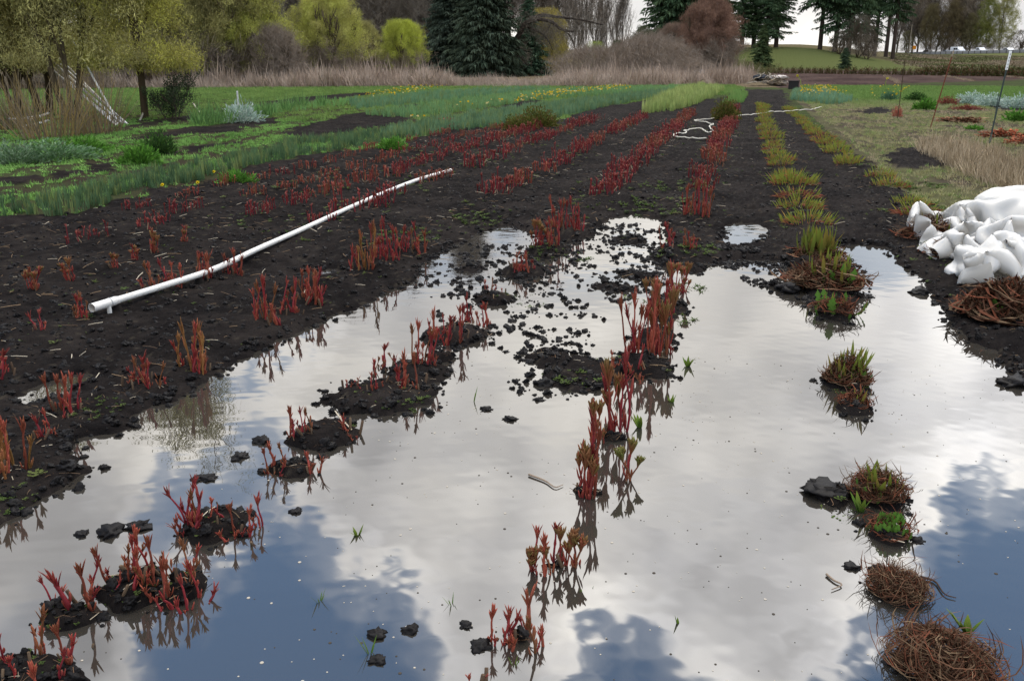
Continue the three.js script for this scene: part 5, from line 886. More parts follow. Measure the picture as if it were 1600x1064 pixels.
// near willows on the left
function nearWillow(label, px, py, height, o) {
  const c = field(px, py, 0.07), g = standing('willow_tree', label, 'tree', c.x, -c.z, 'willows at the left edge'), r = rngOf(o.seed), b = branching(o.seed, { height, radius: o.radius ?? 0.11, levels: 3, clear: o.clear ?? 0.22, limbs: 2, forks: 2, spread: 0.55, lift: 0.45, ratio: 0.5, crook: o.crook ?? 0.26, bark: [0.075, 0.058, 0.036], least: 0.009, stems: o.stems ?? 1, fan: o.fan ?? 0.3, leanX: o.lean ?? 0 }); part('trunk', b.geometry, M.bark, g);
  const list = []; for (const [p, d] of b.tips) for (let k = 0; k < (p.y > 4.0 ? (r() < 0.3 ? 1 : 0) : o.per ?? 2); k++) { const y = p.y + (r() - 0.6) * 0.9; if (y < (o.from ?? 1.2)) continue; list.push({ x: p.x + (r() - 0.5) * 0.9, y, z: p.z + (r() - 0.5) * 0.9, s: 0.42 + 0.4 * r(), ry: r() * 6.28, rx: (r() - 0.5) * 0.8, c: scalec(mixc(o.c0 || OL0, o.c1 || OL1, clamp(0.5 + 0.6 * n3(p.x, p.y, p.z) + 0.4 * (r() - 0.5))), 0.85 + 0.6 * r()) }); }
  for (let k = 0; k < (o.fill ?? 2600); k++) { const a = r() * 6.28, q = Math.sqrt(r()) * (o.wide ?? 2.3), y = lerp(o.from ?? 1.2, height * 0.8, Math.pow(r(), 2.2)); if (n3(Math.cos(a) * q * 0.8 + o.seed, y * 0.7, Math.sin(a) * q * 0.8) < 0.16) continue; list.push({ x: Math.cos(a) * q, y, z: Math.sin(a) * q, s: 0.35 + 0.4 * r(), ry: r() * 6.28, rx: 1.6 + r() * 2, c: scalec(mixc(o.c0 || OL0, o.c1 || OL1, r()), 0.85 + 0.6 * r()) }); }
  while (list.length > 6500) list.splice((r() * list.length) | 0, 1); sprayCrown(g, o.spray || SPRAY.willowFine, list); return g;
}
nearWillow('leaning many stemmed willow at the left picture edge', 28, 183, 4.4, { fill: 1000, seed: 1101, stems: 3, fan: 0.22, from: 1.5, radius: 0.09 });
nearWillow('dark trunked willow right of the one at the left edge', 72, 178, 5.0, { fill: 900, seed: 1102, stems: 2, fan: 0.28, from: 1.7 });
nearWillow('willow with the white pipes leaning into it', 112, 190, 8.2, { fill: 900, seed: 1103, stems: 3, fan: 0.3, from: 1.6, radius: 0.09, c0: [0.2, 0.18, 0.08], c1: OL1 });
nearWillow('straight single trunked willow with hanging yellow green foliage', 226, 186, 8.2, { seed: 1104, stems: 1, radius: 0.13, c2: 0, from: 1.55, fill: 2000, wide: 1.6, clear: 0.16, c0: OL0, c1: [0.34, 0.33, 0.06], per: 4, crook: 0.14 });
// leafless basal scrub under the willows
for (const [px, py, w, h, sd, label] of [[78, 216, 1.9, 1.35, 1121, 'brown leafless scrub at the foot of the leaning willow'], [152, 208, 1.5, 1.3, 1122, 'bundle of brown upright suckers in front of the leaning white pipes'], [20, 205, 1.6, 1.3, 1123, 'thin brown scrub at the left picture edge']]) {
  const c = field(px, py, 0.07), g = standing('leafless_scrub', label, 'shrub', c.x, -c.z, 'scrub under the willows'), r = rngOf(sd), s = new Shape();
  for (let k = 0; k < 150; k++) { const a = r() * 6.28, q = Math.sqrt(r()), x = Math.cos(a) * q * w * 0.3, z = Math.sin(a) * q * w * 0.3, L = h * (0.35 + 0.75 * r()), tip = V(x * 1.9 + (r() - 0.5) * 0.5, L, z * 1.9 + (r() - 0.5) * 0.5); s.tube([V(x, 0, z), V(lerp(x, tip.x, 0.4) + (r() - 0.5) * 0.1, L * 0.5, lerp(z, tip.z, 0.4)), tip], [0.009, 0.006, 0.003], 3, scalec(r() < 0.4 ? [0.25, 0.18, 0.07] : [0.2, 0.155, 0.1], 0.7 + 0.6 * r()), false); }
  part('stems', s.geometry(), M.bark, g).userData.kind = 'stuff';
}
{
  const c = field(268, 186, 0.07), g = standing('evergreen_bush', 'small dark glossy evergreen bush right of the straight willow trunk', 'shrub', c.x, -c.z), r = rngOf(1130), b = branching(1130, { height: 1.25, radius: 0.02, stems: 4, fan: 0.45, levels: 2, clear: 0.2, limbs: 2, forks: 1, ratio: 0.45, bark: [0.08, 0.06, 0.05], least: 0.006 }); part('stems', b.geometry, M.bark, g);
  sprayCrown(g, SPRAY.leaf, b.tips.filter((_, k) => k % 3 === 0).flatMap(([p]) => Array.from({ length: 1 }, () => ({ x: p.x + (r() - 0.5) * 0.3, y: p.y + (r() - 0.5) * 0.3, z: p.z + (r() - 0.5) * 0.3, s: 0.15 + 0.12 * r(), ry: r() * 6.28, rx: r(), c: mixc([0.025, 0.04, 0.02], [0.06, 0.08, 0.04], r()) }))), M.needle);
}
// bare deciduous trees: a few grown once, set out many times
const bareKinds = Array.from({ length: 5 }, (_, k) => branching(1200 + k, { height: 22, radius: 0.2, levels: 3, clear: 0.12, limbs: 3, forks: 2, spread: k % 2 ? 0.8 : 0.62, lift: 0.42, ratio: 0.36, crook: 0.16, rise: 0.16, bark: [0.10, 0.084, 0.068], least: 0.03 }));
const bareGeo = bareKinds.map(b => b.geometry), twigLists = bareKinds.map((b, n) => { const r = rngOf(1210 + n); return b.tips.filter(() => r() < 0.55).map(([p]) => ({ x: p.x + (r() - 0.5), y: p.y + (r() - 0.5), z: p.z + (r() - 0.5), s: 1.0 + 0.8 * r(), ry: r() * 6.28, rx: r() * 1.5, c: mixc([0.17, 0.145, 0.125], [0.26, 0.23, 0.195], r()) })); });
const order = ['first', 'second', 'third', 'fourth', 'fifth', 'sixth', 'seventh', 'eighth', 'ninth', 'tenth', 'eleventh', 'twelfth', 'thirteenth', 'fourteenth', 'fifteenth', 'sixteenth', 'seventeenth', 'eighteenth', 'nineteenth', 'twentieth', 'twenty-first', 'twenty-second', 'twenty-third', 'twenty-fourth'];
function bareTree(label, px, dist, k, scale, tint, group, wide = 1, keep = 1) {
  const [x, d] = spot(px, dist), g = standing('bare_tree', label, 'tree', x, d, group), t = part('trunk', bareGeo[k], M.bark, g); t.scale.set(scale * wide, scale, scale * wide); t.rotation.y = px;
  const list = twigLists[k].filter((_, n) => n % keep === 0).map(s => ({ ...s, c: [s.c[0] * tint[0], s.c[1] * tint[1], s.c[2] * tint[2]] })), c = sprayCrown(g, SPRAY.twig, list, M.bark); c.scale.copy(t.scale); c.rotation.y = px; return g;
}
[250, 285, 320, 352, 395, 412, 430, 447, 470, 492].forEach((px, k) => bareTree(`tall dark bare tree behind the left willows, ${order[k]} from the left`, px, 104 + (k % 3) * 9, k % 5, 1.0 + 0.1 * (k % 2), [0.9, 0.85, 0.8], 'bare trees behind the left willows', 1.1));
[556, 574, 592, 606, 622, 641, 655, 672, 690].forEach((px, k) => bareTree(`tall dark bare tree left of the dark conifers, ${order[k]} from the left`, px, 112 + (k % 4) * 8, (k + 2) % 5, 1.05, [0.85, 0.82, 0.8], 'bare trees left of the conifers', 1.15));
[886, 896, 905, 916, 926, 938, 950, 960, 972].forEach((px, k) => bareTree(`slim bare poplar right of the weeping willow, ${order[k]} from the left`, px, 128 + (k % 3) * 7, (k * 2 + 1) % 5, 0.62 + 0.04 * (k % 3), [1, 0.95, 0.9], 'slim bare poplars', 0.75, 4));
[715, 742, 772, 835, 868].forEach((px, k) => bareTree(`grey bare tree rising behind the conifers and the oak, ${order[k]} from the left`, px, 150 + (k % 3) * 8, (k + 1) % 5, 1.1, [1.05, 1, 0.95], 'bare trees behind the conifers', 1.3));
for (const [px, dist, k, s, t, label] of [[1400, 380, 0, 1.2, [1, .95, .85], 'first'], [1418, 395, 2, 1.25, [1, .95, .85], 'second'], [1432, 400, 1, 1.2, [.9, .8, .7], 'third'], [1446, 385, 3, 1.2, [.95, .9, .8], 'fourth'], [1460, 400, 4, 1.15, [1, .95, .85], 'fifth'], [1474, 390, 0, 1.1, [.9, .8, .7], 'sixth'], [1488, 380, 2, 1.05, [.9, .8, .7], 'seventh'], [1500, 395, 1, 1.0, [1, .95, .9], 'eighth'], [1513, 385, 3, .95, [1, 1, .9], 'ninth'], [1526, 390, 4, .9, [1.1, 1.1, .8], 'tenth'], [1424, 372, 4, 1.1, [.8, .75, .65], 'eleventh'], [1452, 375, 1, 1.1, [.85, .8, .7], 'twelfth'], [1481, 372, 3, 1.05, [.85, .8, .7], 'thirteenth'], [1507, 375, 0, .95, [.9, .85, .75], 'fourteenth']]) bareTree(`bare woodland tree beyond the highway, ${label} planted`.replace('planted', `of those right of the firs`), px, dist, k, s, t, 'woodland beyond the highway', 1.5, 3);
for (const [px, w, h, c0, c1, label, sd] of [[1448, 9, 17, [.075, .06, .03], [.12, .10, .05], 'brown green leafing tree in the middle of the wood beyond the highway', 1301], [1482, 10, 18, [.07, .055, .03], [.115, .09, .045], 'broad brownish tree in the wood behind the white van', 1302], [1536, 10, 19, [.09, .10, .025], [.15, .155, .04], 'green leafing tree behind the white pickup', 1303], [1560, 12, 20, [.14, .135, .04], [.21, .20, .06], 'pale yellow green tree at the right end of the wood', 1304], [1510, 8, 14, [.075, .065, .035], [.12, .105, .05], 'brown tree between the van and the pickup', 1305], [1592, 14, 8.5, [.045, .035, .025], [.075, .055, .04], 'dark brown bush on the bank at the right picture edge', 1306], [1415, 8, 8, [.06, .055, .03], [.10, .09, .045], 'low brown scrub below the left end of the wood', 1307], [1470, 10, 6.5, [.05, .045, .025], [.085, .075, .04], 'low dark scrub behind the road rail below the wood', 1308]]) shrub('woodland_tree', label, px, 368, w, h, { seed: sd, n: 1300, c0, c1, size: 0.4, bareTo: 0.12, category: 'tree', stems: 3, fan: 0.2, radius: 0.2, group: 'woodland beyond the highway', spray: SPRAY.willow });
// conifers
function conifer(name, label, px, dist, height, width, o = {}) {
  const [x, d] = spot(px, dist), g = standing(name, label, 'tree', x, d, o.group), r = rngOf(o.seed), s = new Shape(), lean = (r() - 0.5) * 0.02;
  s.tube([V(0, -0.3, 0), V(lean * height, height * 0.5, 0), V(0, height, 0)], [height * 0.017, height * 0.011, 0.03], 7, [0.06, 0.045, 0.038], false); part('trunk', s.geometry(), M.bark, g);
  const lists = [[], [], []], n = Math.round((o.n ?? 260) * 2.4), from = o.from ?? 0.12;
  for (let k = 0; k < n; k++) {
    const t = Math.pow((k + r()) / n, 0.85), y = height * lerp(from, 1, t); if (o.gappy && n2(y * 0.9 + o.seed, px) > 0.42 && r() < 0.7) continue;
    const L = width / 2 * ((o.profile ? o.profile(t) : Math.pow(1 - t, 0.75)) * (0.35 + 0.75 * r()) + 0.04), a = r() * 6.28; lists[(r() * 3) | 0].push({ x: lean * y, y, z: 0, s: L, sy: L * (0.8 + 0.5 * r()), ry: a, rz: (o.rise ?? -0.1) + 0.25 * r(), c: scalec(mixc(o.c0 || [0.018, 0.032, 0.016], o.c1 || [0.04, 0.06, 0.03], r()), 2.1) });
  }
  lists.forEach((l, k) => { if (l.length) sprayCrown(g, BOUGH[k], l, M.needle); }); return g;
}
const fir = { group: 'firs on the hill' };
conifer('spruce_tree', 'dark blue green spruce left of the leaning bare oak, front one', 708, 98, 15, 7.4, { seed: 1401, n: 1100, from: 0.0, c0: [0.02, 0.028, 0.02], c1: [0.036, 0.046, 0.034], group: 'dark conifers' });
conifer('spruce_tree', 'dark blue green spruce directly behind the leaning bare oak', 757, 94, 16, 8.2, { seed: 1402, n: 1100, from: 0.0, c0: [0.02, 0.028, 0.018], c1: [0.036, 0.046, 0.03], group: 'dark conifers' });
conifer('spruce_tree', 'smaller dark spruce right of the leaning bare oak', 826, 100, 9, 5.2, { seed: 1403, n: 420, from: 0.0, c0: [0.02, 0.038, 0.022], c1: [0.04, 0.062, 0.036], group: 'dark conifers' });
conifer('fir_tree', 'broad dark fir rising behind the red brown trees', 1058, 165, 26, 15, { seed: 1404, n: 620, from: 0.02, ...fir }); conifer('fir_tree', 'dark fir at the right shoulder of the red brown tree', 1118, 178, 27, 11, { seed: 1405, n: 460, from: 0.05, ...fir });
[[1158, 7, 'dark fir just right of the red brown tree'], [1176, 7.5, 'second dark fir right of the red brown tree'], [1196, 7, 'third dark fir right of the red brown tree'], [1211, 8, 'outermost fir left of the bright gap in the trees']].forEach(([px, w, label], k) => conifer('fir_tree', label, px, 186 + 6 * (k % 2), 27, w + 1.5, { seed: 1410 + k, n: 300, from: 0.08, gappy: true, profile: (t) => 0.85 - 0.5 * t, ...fir }));
[[1280, 9, .3, 'fir with a bare lower trunk right of the bright gap in the trees'], [1303, 8, .15, 'second fir right of the bright gap'], [1325, 9, .1, 'third fir right of the bright gap'], [1352, 7, .12, 'fourth fir right of the bright gap'], [1366, 8, .35, 'fifth fir right of the bright gap'], [1384, 6, .45, 'slim fir left of the utility pole'], [1395, 7, .3, 'fir directly behind the utility pole']].forEach(([px, w, from, label], k) => conifer('fir_tree', label, px, k < 3 ? 190 : 215 + 8 * (k % 3), 27 + (k % 3), w + 2, { seed: 1420 + k, n: 230, from, gappy: true, profile: (t) => 0.9 - 0.45 * t, rise: -0.25, ...fir }));
conifer('young_fir', 'small cone shaped fir standing in front of the pasture', 1190, 150, 6.6, 4.6, { seed: 1440, n: 260, from: 0.0, c0: [0.022, 0.034, 0.014], c1: [0.045, 0.06, 0.025], group: 'young firs' });
conifer('young_fir', 'small round dark fir at the right end of the pasture', 1321, 150, 3.1, 2.5, { seed: 1441, n: 220, from: 0.0, profile: (t) => 0.9 - 0.7 * t * t, c0: [0.018, 0.03, 0.016], c1: [0.04, 0.055, 0.03], group: 'young firs' });
for (const [px, w, h, label, sd] of [[1340, 8, 7, 'grey brown bare thicket at the foot of the firs', 1451], [1355, 6, 4.5, 'dark thicket at the right end of the pasture', 1452], [1310, 5, 4, 'low brown thicket under the second fir', 1453]]) shrub('hill_thicket', label, px, 182, w, h, { seed: sd, n: 800, c0: [.05, .045, .032], c1: [.11, .09, .07], size: 0.6, spray: SPRAY.twig, bareTo: .4, group: 'thickets on the hill' });
{
  // leaning oak with a long crooked limb
  const [x, d] = spot(797, 96), g = standing('oak_tree', 'leaning bare oak with a long crooked limb reaching right', 'tree', x, d), s = new Shape(), k = 96 / 1453, P = (px, py) => V((px - 797) * k, (102 - py) * k, 0), dark = [0.045, 0.036, 0.03];
  const limb = (pts, r0, r1, z = 0) => { const c = new THREE.CatmullRomCurve3(pts.map(([a, b], j) => P(a, b).add(V(0, 0, z * j)))).getPoints(16); s.tube(c, c.map((_, j) => lerp(r0, r1, j / 16)), 7, dark, false); return c; };
  const t = new Shape(), tc = new THREE.CatmullRomCurve3([[795, 103], [800, 70], [792, 30], [788, -10], [792, -60], [800, -130]].map(([a, b]) => P(a, b))).getPoints(18); t.tube(tc, tc.map((_, j) => lerp(0.42, 0.12, j / 18)), 9, [0.12, 0.10, 0.085], false); part('trunk', t.geometry(), M.bark, g);
  const all = [limb([[800, 55], [815, 35], [822, 24], [840, 18], [866, 22], [880, 32], [900, 36]], 0.3, 0.1, 0.2), limb([[822, 24], [842, 12], [870, 14], [905, 18], [940, 26]], 0.22, 0.06, -0.2), limb([[825, 28], [845, 36], [858, 46], [868, 62]], 0.14, 0.04, 0.3), limb([[880, 32], [892, 42], [900, 60]], 0.1, 0.03), limb([[792, 30], [775, 10], [760, -20]], 0.2, 0.06, -0.3), limb([[790, 0], [812, -25], [850, -50]], 0.2, 0.06, 0.3), limb([[800, 68], [786, 52], [770, 44], [752, 46]], 0.12, 0.03, 0.4), limb([[800, 60], [812, 64], [820, 76]], 0.09, 0.03, 0.4), limb([[862, 22], [858, 32], [850, 40]], 0.07, 0.02, 0.2)];
  part('limbs', s.geometry(), M.bark, g); const r = rngOf(1460), list = []; for (const c of [...all, tc]) for (let j = 3; j < c.length; j++) for (let q = 0; q < 5; q++) list.push({ x: c[j].x + (r() - 0.5) * 1.6, y: c[j].y + (r() - 0.4) * 1.3, z: c[j].z + (r() - 0.5) * 1.6, s: 0.7 + 0.5 * r(), ry: r() * 6.28, rx: r() * 6, c: mixc([0.11, 0.095, 0.075], [0.2, 0.175, 0.14], r()) }); sprayCrown(g, SPRAY.twig, list, M.bark);
}

// thickets that close the view behind the near willows
for (const [px, dist, w, h, sd, label] of [[20, 58, 8, 3.6, 1501, 'olive willow thicket far behind the left edge'], [110, 60, 8, 3.4, 1502, 'olive willow thicket seen between the leaning trunks'], [205, 62, 8, 8.2, 1503, 'dim green willow thicket behind the straight trunked willow']]) shrub('willow_shrub', label, px, dist, w, h, { lift: 1, seed: sd, n: 2600, c0: [0.2, 0.19, 0.08], c1: [0.32, 0.30, 0.11], size: 0.55, bareTo: 0.25, group: 'willows behind the reeds' });

// ---------------------------------------------------------------- white pipes stacked against the willows
{
  const along = (name, label, a, b, rad, seed, c = [0.62, 0.6, 0.57]) => { const s = new Shape(), mid = a.clone().lerp(b, 0.5).add(V(0, -0.04, 0)), r = rngOf(seed), n = 12, pts = new THREE.QuadraticBezierCurve3(a.clone().sub(a), mid.clone().sub(a), b.clone().sub(a)).getPoints(n); s.tube(pts, rad, 8, () => scalec(c, 0.85 + 0.25 * r()), true); const m = new THREE.Mesh(s.geometry(), M.matte); m.name = numbered(name); m.position.copy(a); m.castShadow = m.receiveShadow = true; scene.add(m); tag(m, label, 'pipe', 'white pipes by the willows'); };
  const at = (px, py, topPy) => { const b = field(px, py, 0.07); b.y = 0.09; return topPy === undefined ? b : V(b.x, reach(px, py, topPy), b.z); };
  [[186, 196, 80, 176, 98, 'lowest'], [191, 195, 84, 178, 86, 'second'], [182, 198, 112, 184, 122, 'third, lying nearest the ground'], [195, 194, 90, 170, 75, 'fourth'], [200, 196, 105, 172, 100, 'thin grey fifth']].forEach(([px, py, bx, by, top, n], k) => along('leaning_pipe', `${n} white pipe of the bundle leaning into the willow`, at(px, py), at(bx, by, top), k === 4 ? 0.02 : 0.03, 1600 + k));
  along('leaning_pole', 'steep thin white pole leaning against the willow branches', at(184, 192), at(131, 186, 66), 0.026, 1610, [0.66, 0.64, 0.6]);
  [[30, 200, 75, 192, 'first'], [12, 190, 62, 187, 'second'], [34, 196, 76, 186, 'third']].forEach(([ax, ay, bx, by, n], k) => along('fallen_pipe', `white pipe lying on the grass at the left edge, ${n} of three`, at(ax, ay).add(V(0, 0.04 * k, 0)), at(bx, by).add(V(0, 0.04 + 0.05 * k, 0)), 0.032, 1620 + k));
  along('marker_stick', 'short white marker stick standing in the grass on the left', at(372, 166), at(372, 166, 140), 0.03, 1630);
  along('marker_stick', 'pale slanting stick at the foot of the straight willow', at(217, 190), at(224, 186, 172), 0.025, 1631, [0.3, 0.28, 0.22]);
  along('marker_stick', 'pale slanting stick in the grass right of the straight willow', at(313, 178), at(302, 170, 158), 0.02, 1632, [0.4, 0.36, 0.28]);
}
// ---------------------------------------------------------------- far side: debris heap, crate, hedge plants, crop lines
{
  const c = field(1197, 134, 0.07), g = standing('debris_heap', 'heap of tangled pale drip hose and black sheet at the far end of the rows', 'heap', c.x, -c.z), r = rngOf(1700), k = Math.hypot(c.x, c.z) / 1453;
  const s = new Shape(); for (let n = 0; n < 90; n++) { const x = (r() - 0.35) * 36 * k, z = (r() - 0.5) * 1.6, pts = [], y0 = 0.1 + r() * 0.55, a = r() * 6.28; for (let j = 0; j < 6; j++) pts.push(V(x + Math.cos(a + j * 0.9) * 0.3 * j * 0.35 - 0.2, Math.max(0.02, y0 * (1 - j / 6) + 0.1 * r() + 0.25 * Math.max(0, 1 - Math.abs(x) / 1.2)), z + Math.sin(a + j * 0.9) * 0.25 * j * 0.35)); s.tube(pts, 0.02, 4, scalec(r() < 0.7 ? [0.42, 0.36, 0.28] : [0.2, 0.15, 0.1], 0.6 + 0.6 * r())); }
  part('tangled_hose', s.geometry(), M.matte, g).userData.kind = 'stuff';
  const sheet = (cx, cy, w, h, col0, nm, sd) => { const q = mergeVertices(new THREE.SphereGeometry(1, 28, 18).deleteAttribute('uv').deleteAttribute('normal')), P = q.attributes.position, v = V(0, 0, 0), cc = []; for (let j = 0; j < P.count; j++) { v.fromBufferAttribute(P, j); const m = 0.8 + 0.4 * Math.abs(n3(v.x * 2 + sd, v.y * 2, v.z * 2)) + 0.15 * n3(v.x * 6, v.y * 6, v.z * 6 + sd); P.setXYZ(j, cx + v.x * m * w, cy + v.y * m * h, v.z * m * 0.6); const b = 0.8 + 0.4 * r(); cc.push(col0[0] * b, col0[1] * b, col0[2] * b); } q.setAttribute('color', new THREE.Float32BufferAttribute(cc, 3)); q.computeVertexNormals(); part(nm, q, M.leaf, g); };
  sheet(-0.35, 0.55, 0.5, 0.22, [0.025, 0.028, 0.035], 'black_sheet', 3); sheet(0.75, 0.55, 0.62, 0.16, [0.48, 0.42, 0.38], 'pale_sheet', 8); sheet(0.7, 0.25, 0.7, 0.22, [0.25, 0.2, 0.16], 'bundle', 12);
  const c2 = field(1240, 139, 0.07), b = standing('dark_crate', 'small dark crate at the end of the bed right of the debris heap', 'crate', c2.x, -c2.z), q = new Shape(); q.box(0, 0.24, 0, 0.55, 0.42, 0.4, [0.03, 0.028, 0.028]); part('body', q.geometry(), M.matte, b); const l = new Shape(); l.box(0, 0.475, 0, 0.6, 0.04, 0.45, [0.045, 0.04, 0.04]); part('rim', l.geometry(), M.matte, b);
  const c3 = spot(1094, 86), w = standing('white_sheet', 'scrap of white sheet lying below the red brown trees', 'plastic sheet', c3[0], c3[1]), wq = new THREE.IcosahedronGeometry(1, 3), P = wq.attributes.position; for (let j = 0; j < P.count; j++) { const x = P.getX(j), y = P.getY(j), z = P.getZ(j), m = 0.75 + 0.5 * Math.abs(n3(x * 1.8, y * 1.8, z * 1.8)); P.setXYZ(j, x * m * 0.55, Math.max(-0.02, y * m * 0.6) + 0.35, z * m * 0.4); } wq.computeVertexNormals(); part('film', wq, white(0.5, 0.5, 0.5), w);
  // tall yellow flower spikes
  for (const [px, py, top, label] of [[1253, 136, 117, 'thin tall yellow green flower stalk beside the crate'], [1386, 137, 121, 'tall yellow flower spike on the far right grass']]) { const e = field(px, py, 0.07), f = standing('flower_spike', label, 'flower', e.x, -e.z), h = reach(px, py, top), sp = new Shape(); sp.tube([V(0, 0, 0), V(-0.1, h * 0.6, 0), V(-0.3 * (px < 1300), h, 0)], [0.025, 0.02, 0.012], 5, [0.2, 0.25, 0.05]); part('stalk', sp.geometry(), M.leaf, f); const fl = new Shape(); for (let n = 0; n < 30; n++) { const d = V(r() - 0.5, r(), r() - 0.5).normalize(); fl.blade(V((r() - 0.5) * 0.12 - 0.3 * (px < 1300), h * (0.86 + 0.16 * r()), (r() - 0.5) * 0.1), d, perpendicular(d, r), 0.07, 0.05, 0, 2, [0.5, 0.42, 0.03], [0.5, 0.42, 0.03]); } part('blossom', fl.geometry(), M.leaf, f); }
  // young hedge plants in a line beyond the ploughed field
  const hg = mound(1710, 260, 0.25, 0.12, 0.5, [[0.06, 0.055, 0.02], [0.09, 0.07, 0.03], [0.10, 0.05, 0.03], [0.05, 0.06, 0.02]]); let n = 0;
  for (let px = 1118; px < 1625; px += 9 + 3 * r(), n++) { const dist = lerp(128, 104, clamp((px - 1118) / 500)), [x, d] = spot(px, dist), m = new THREE.Mesh(hg, M.dead); m.name = numbered('hedge_plant'); m.castShadow = m.receiveShadow = true; m.position.set(x, level(x, d) - 0.02, -d); const sc = 0.38 + 0.16 * r() + (px > 1440 ? 0.12 : 0); m.scale.set(sc * (px > 1440 ? 1.5 : 1), sc * 1.9, sc); m.rotation.y = r() * 6; scene.add(m); tag(m, px > 1440 ? `brown plant in the dense part of the far hedge line, ${ordinal(n + 1)} from the left` : `small round brown plant in the spaced far hedge line, ${ordinal(n + 1)} from the left`, 'hedge plant', px > 1440 ? 'dense end of the far hedge' : 'spaced plants of the far hedge'); }
  // stubble lines and red seedlings on the ploughed field
  const lines = [], reds = []; for (let row = 0; row < 16; row++) { const x0 = 9 + row * 1.9; for (let t = 0; t < 260; t++) { const d = 60 + 45 * r(), x = x0 + (d - 60) * 0.1 + (r() - 0.5) * 0.35; if (soilAt(x, d) !== 2) continue; if (row % 3 === 0 && row < 12 && n2(x * 0.3, d * 0.1) > -0.2) lines.push({ x, y: level(x, d), z: -d, s: 0.14 + 0.1 * r(), ry: r() * 6.28, c: mixc([0.32, 0.24, 0.17], [0.2, 0.15, 0.1], r()) }); else if (row > 5 && n2(x * 0.15 + 3, d * 0.05) > -0.3) reds.push({ x, y: level(x, d), z: -d, s: 0.12 + 0.1 * r(), ry: r() * 6.28, c: mixc([0.17, 0.03, 0.035], [0.12, 0.04, 0.03], r()) }); } }
  cover('stubble_lines', 'pale stubble lines across the far ploughed field', 'stubble', turfTuft[0], M.dead, lines); cover('crimson_seedlings', 'crimson young crop on the far ploughed field', 'crop', turfTuft[1], M.dead, reds);
}
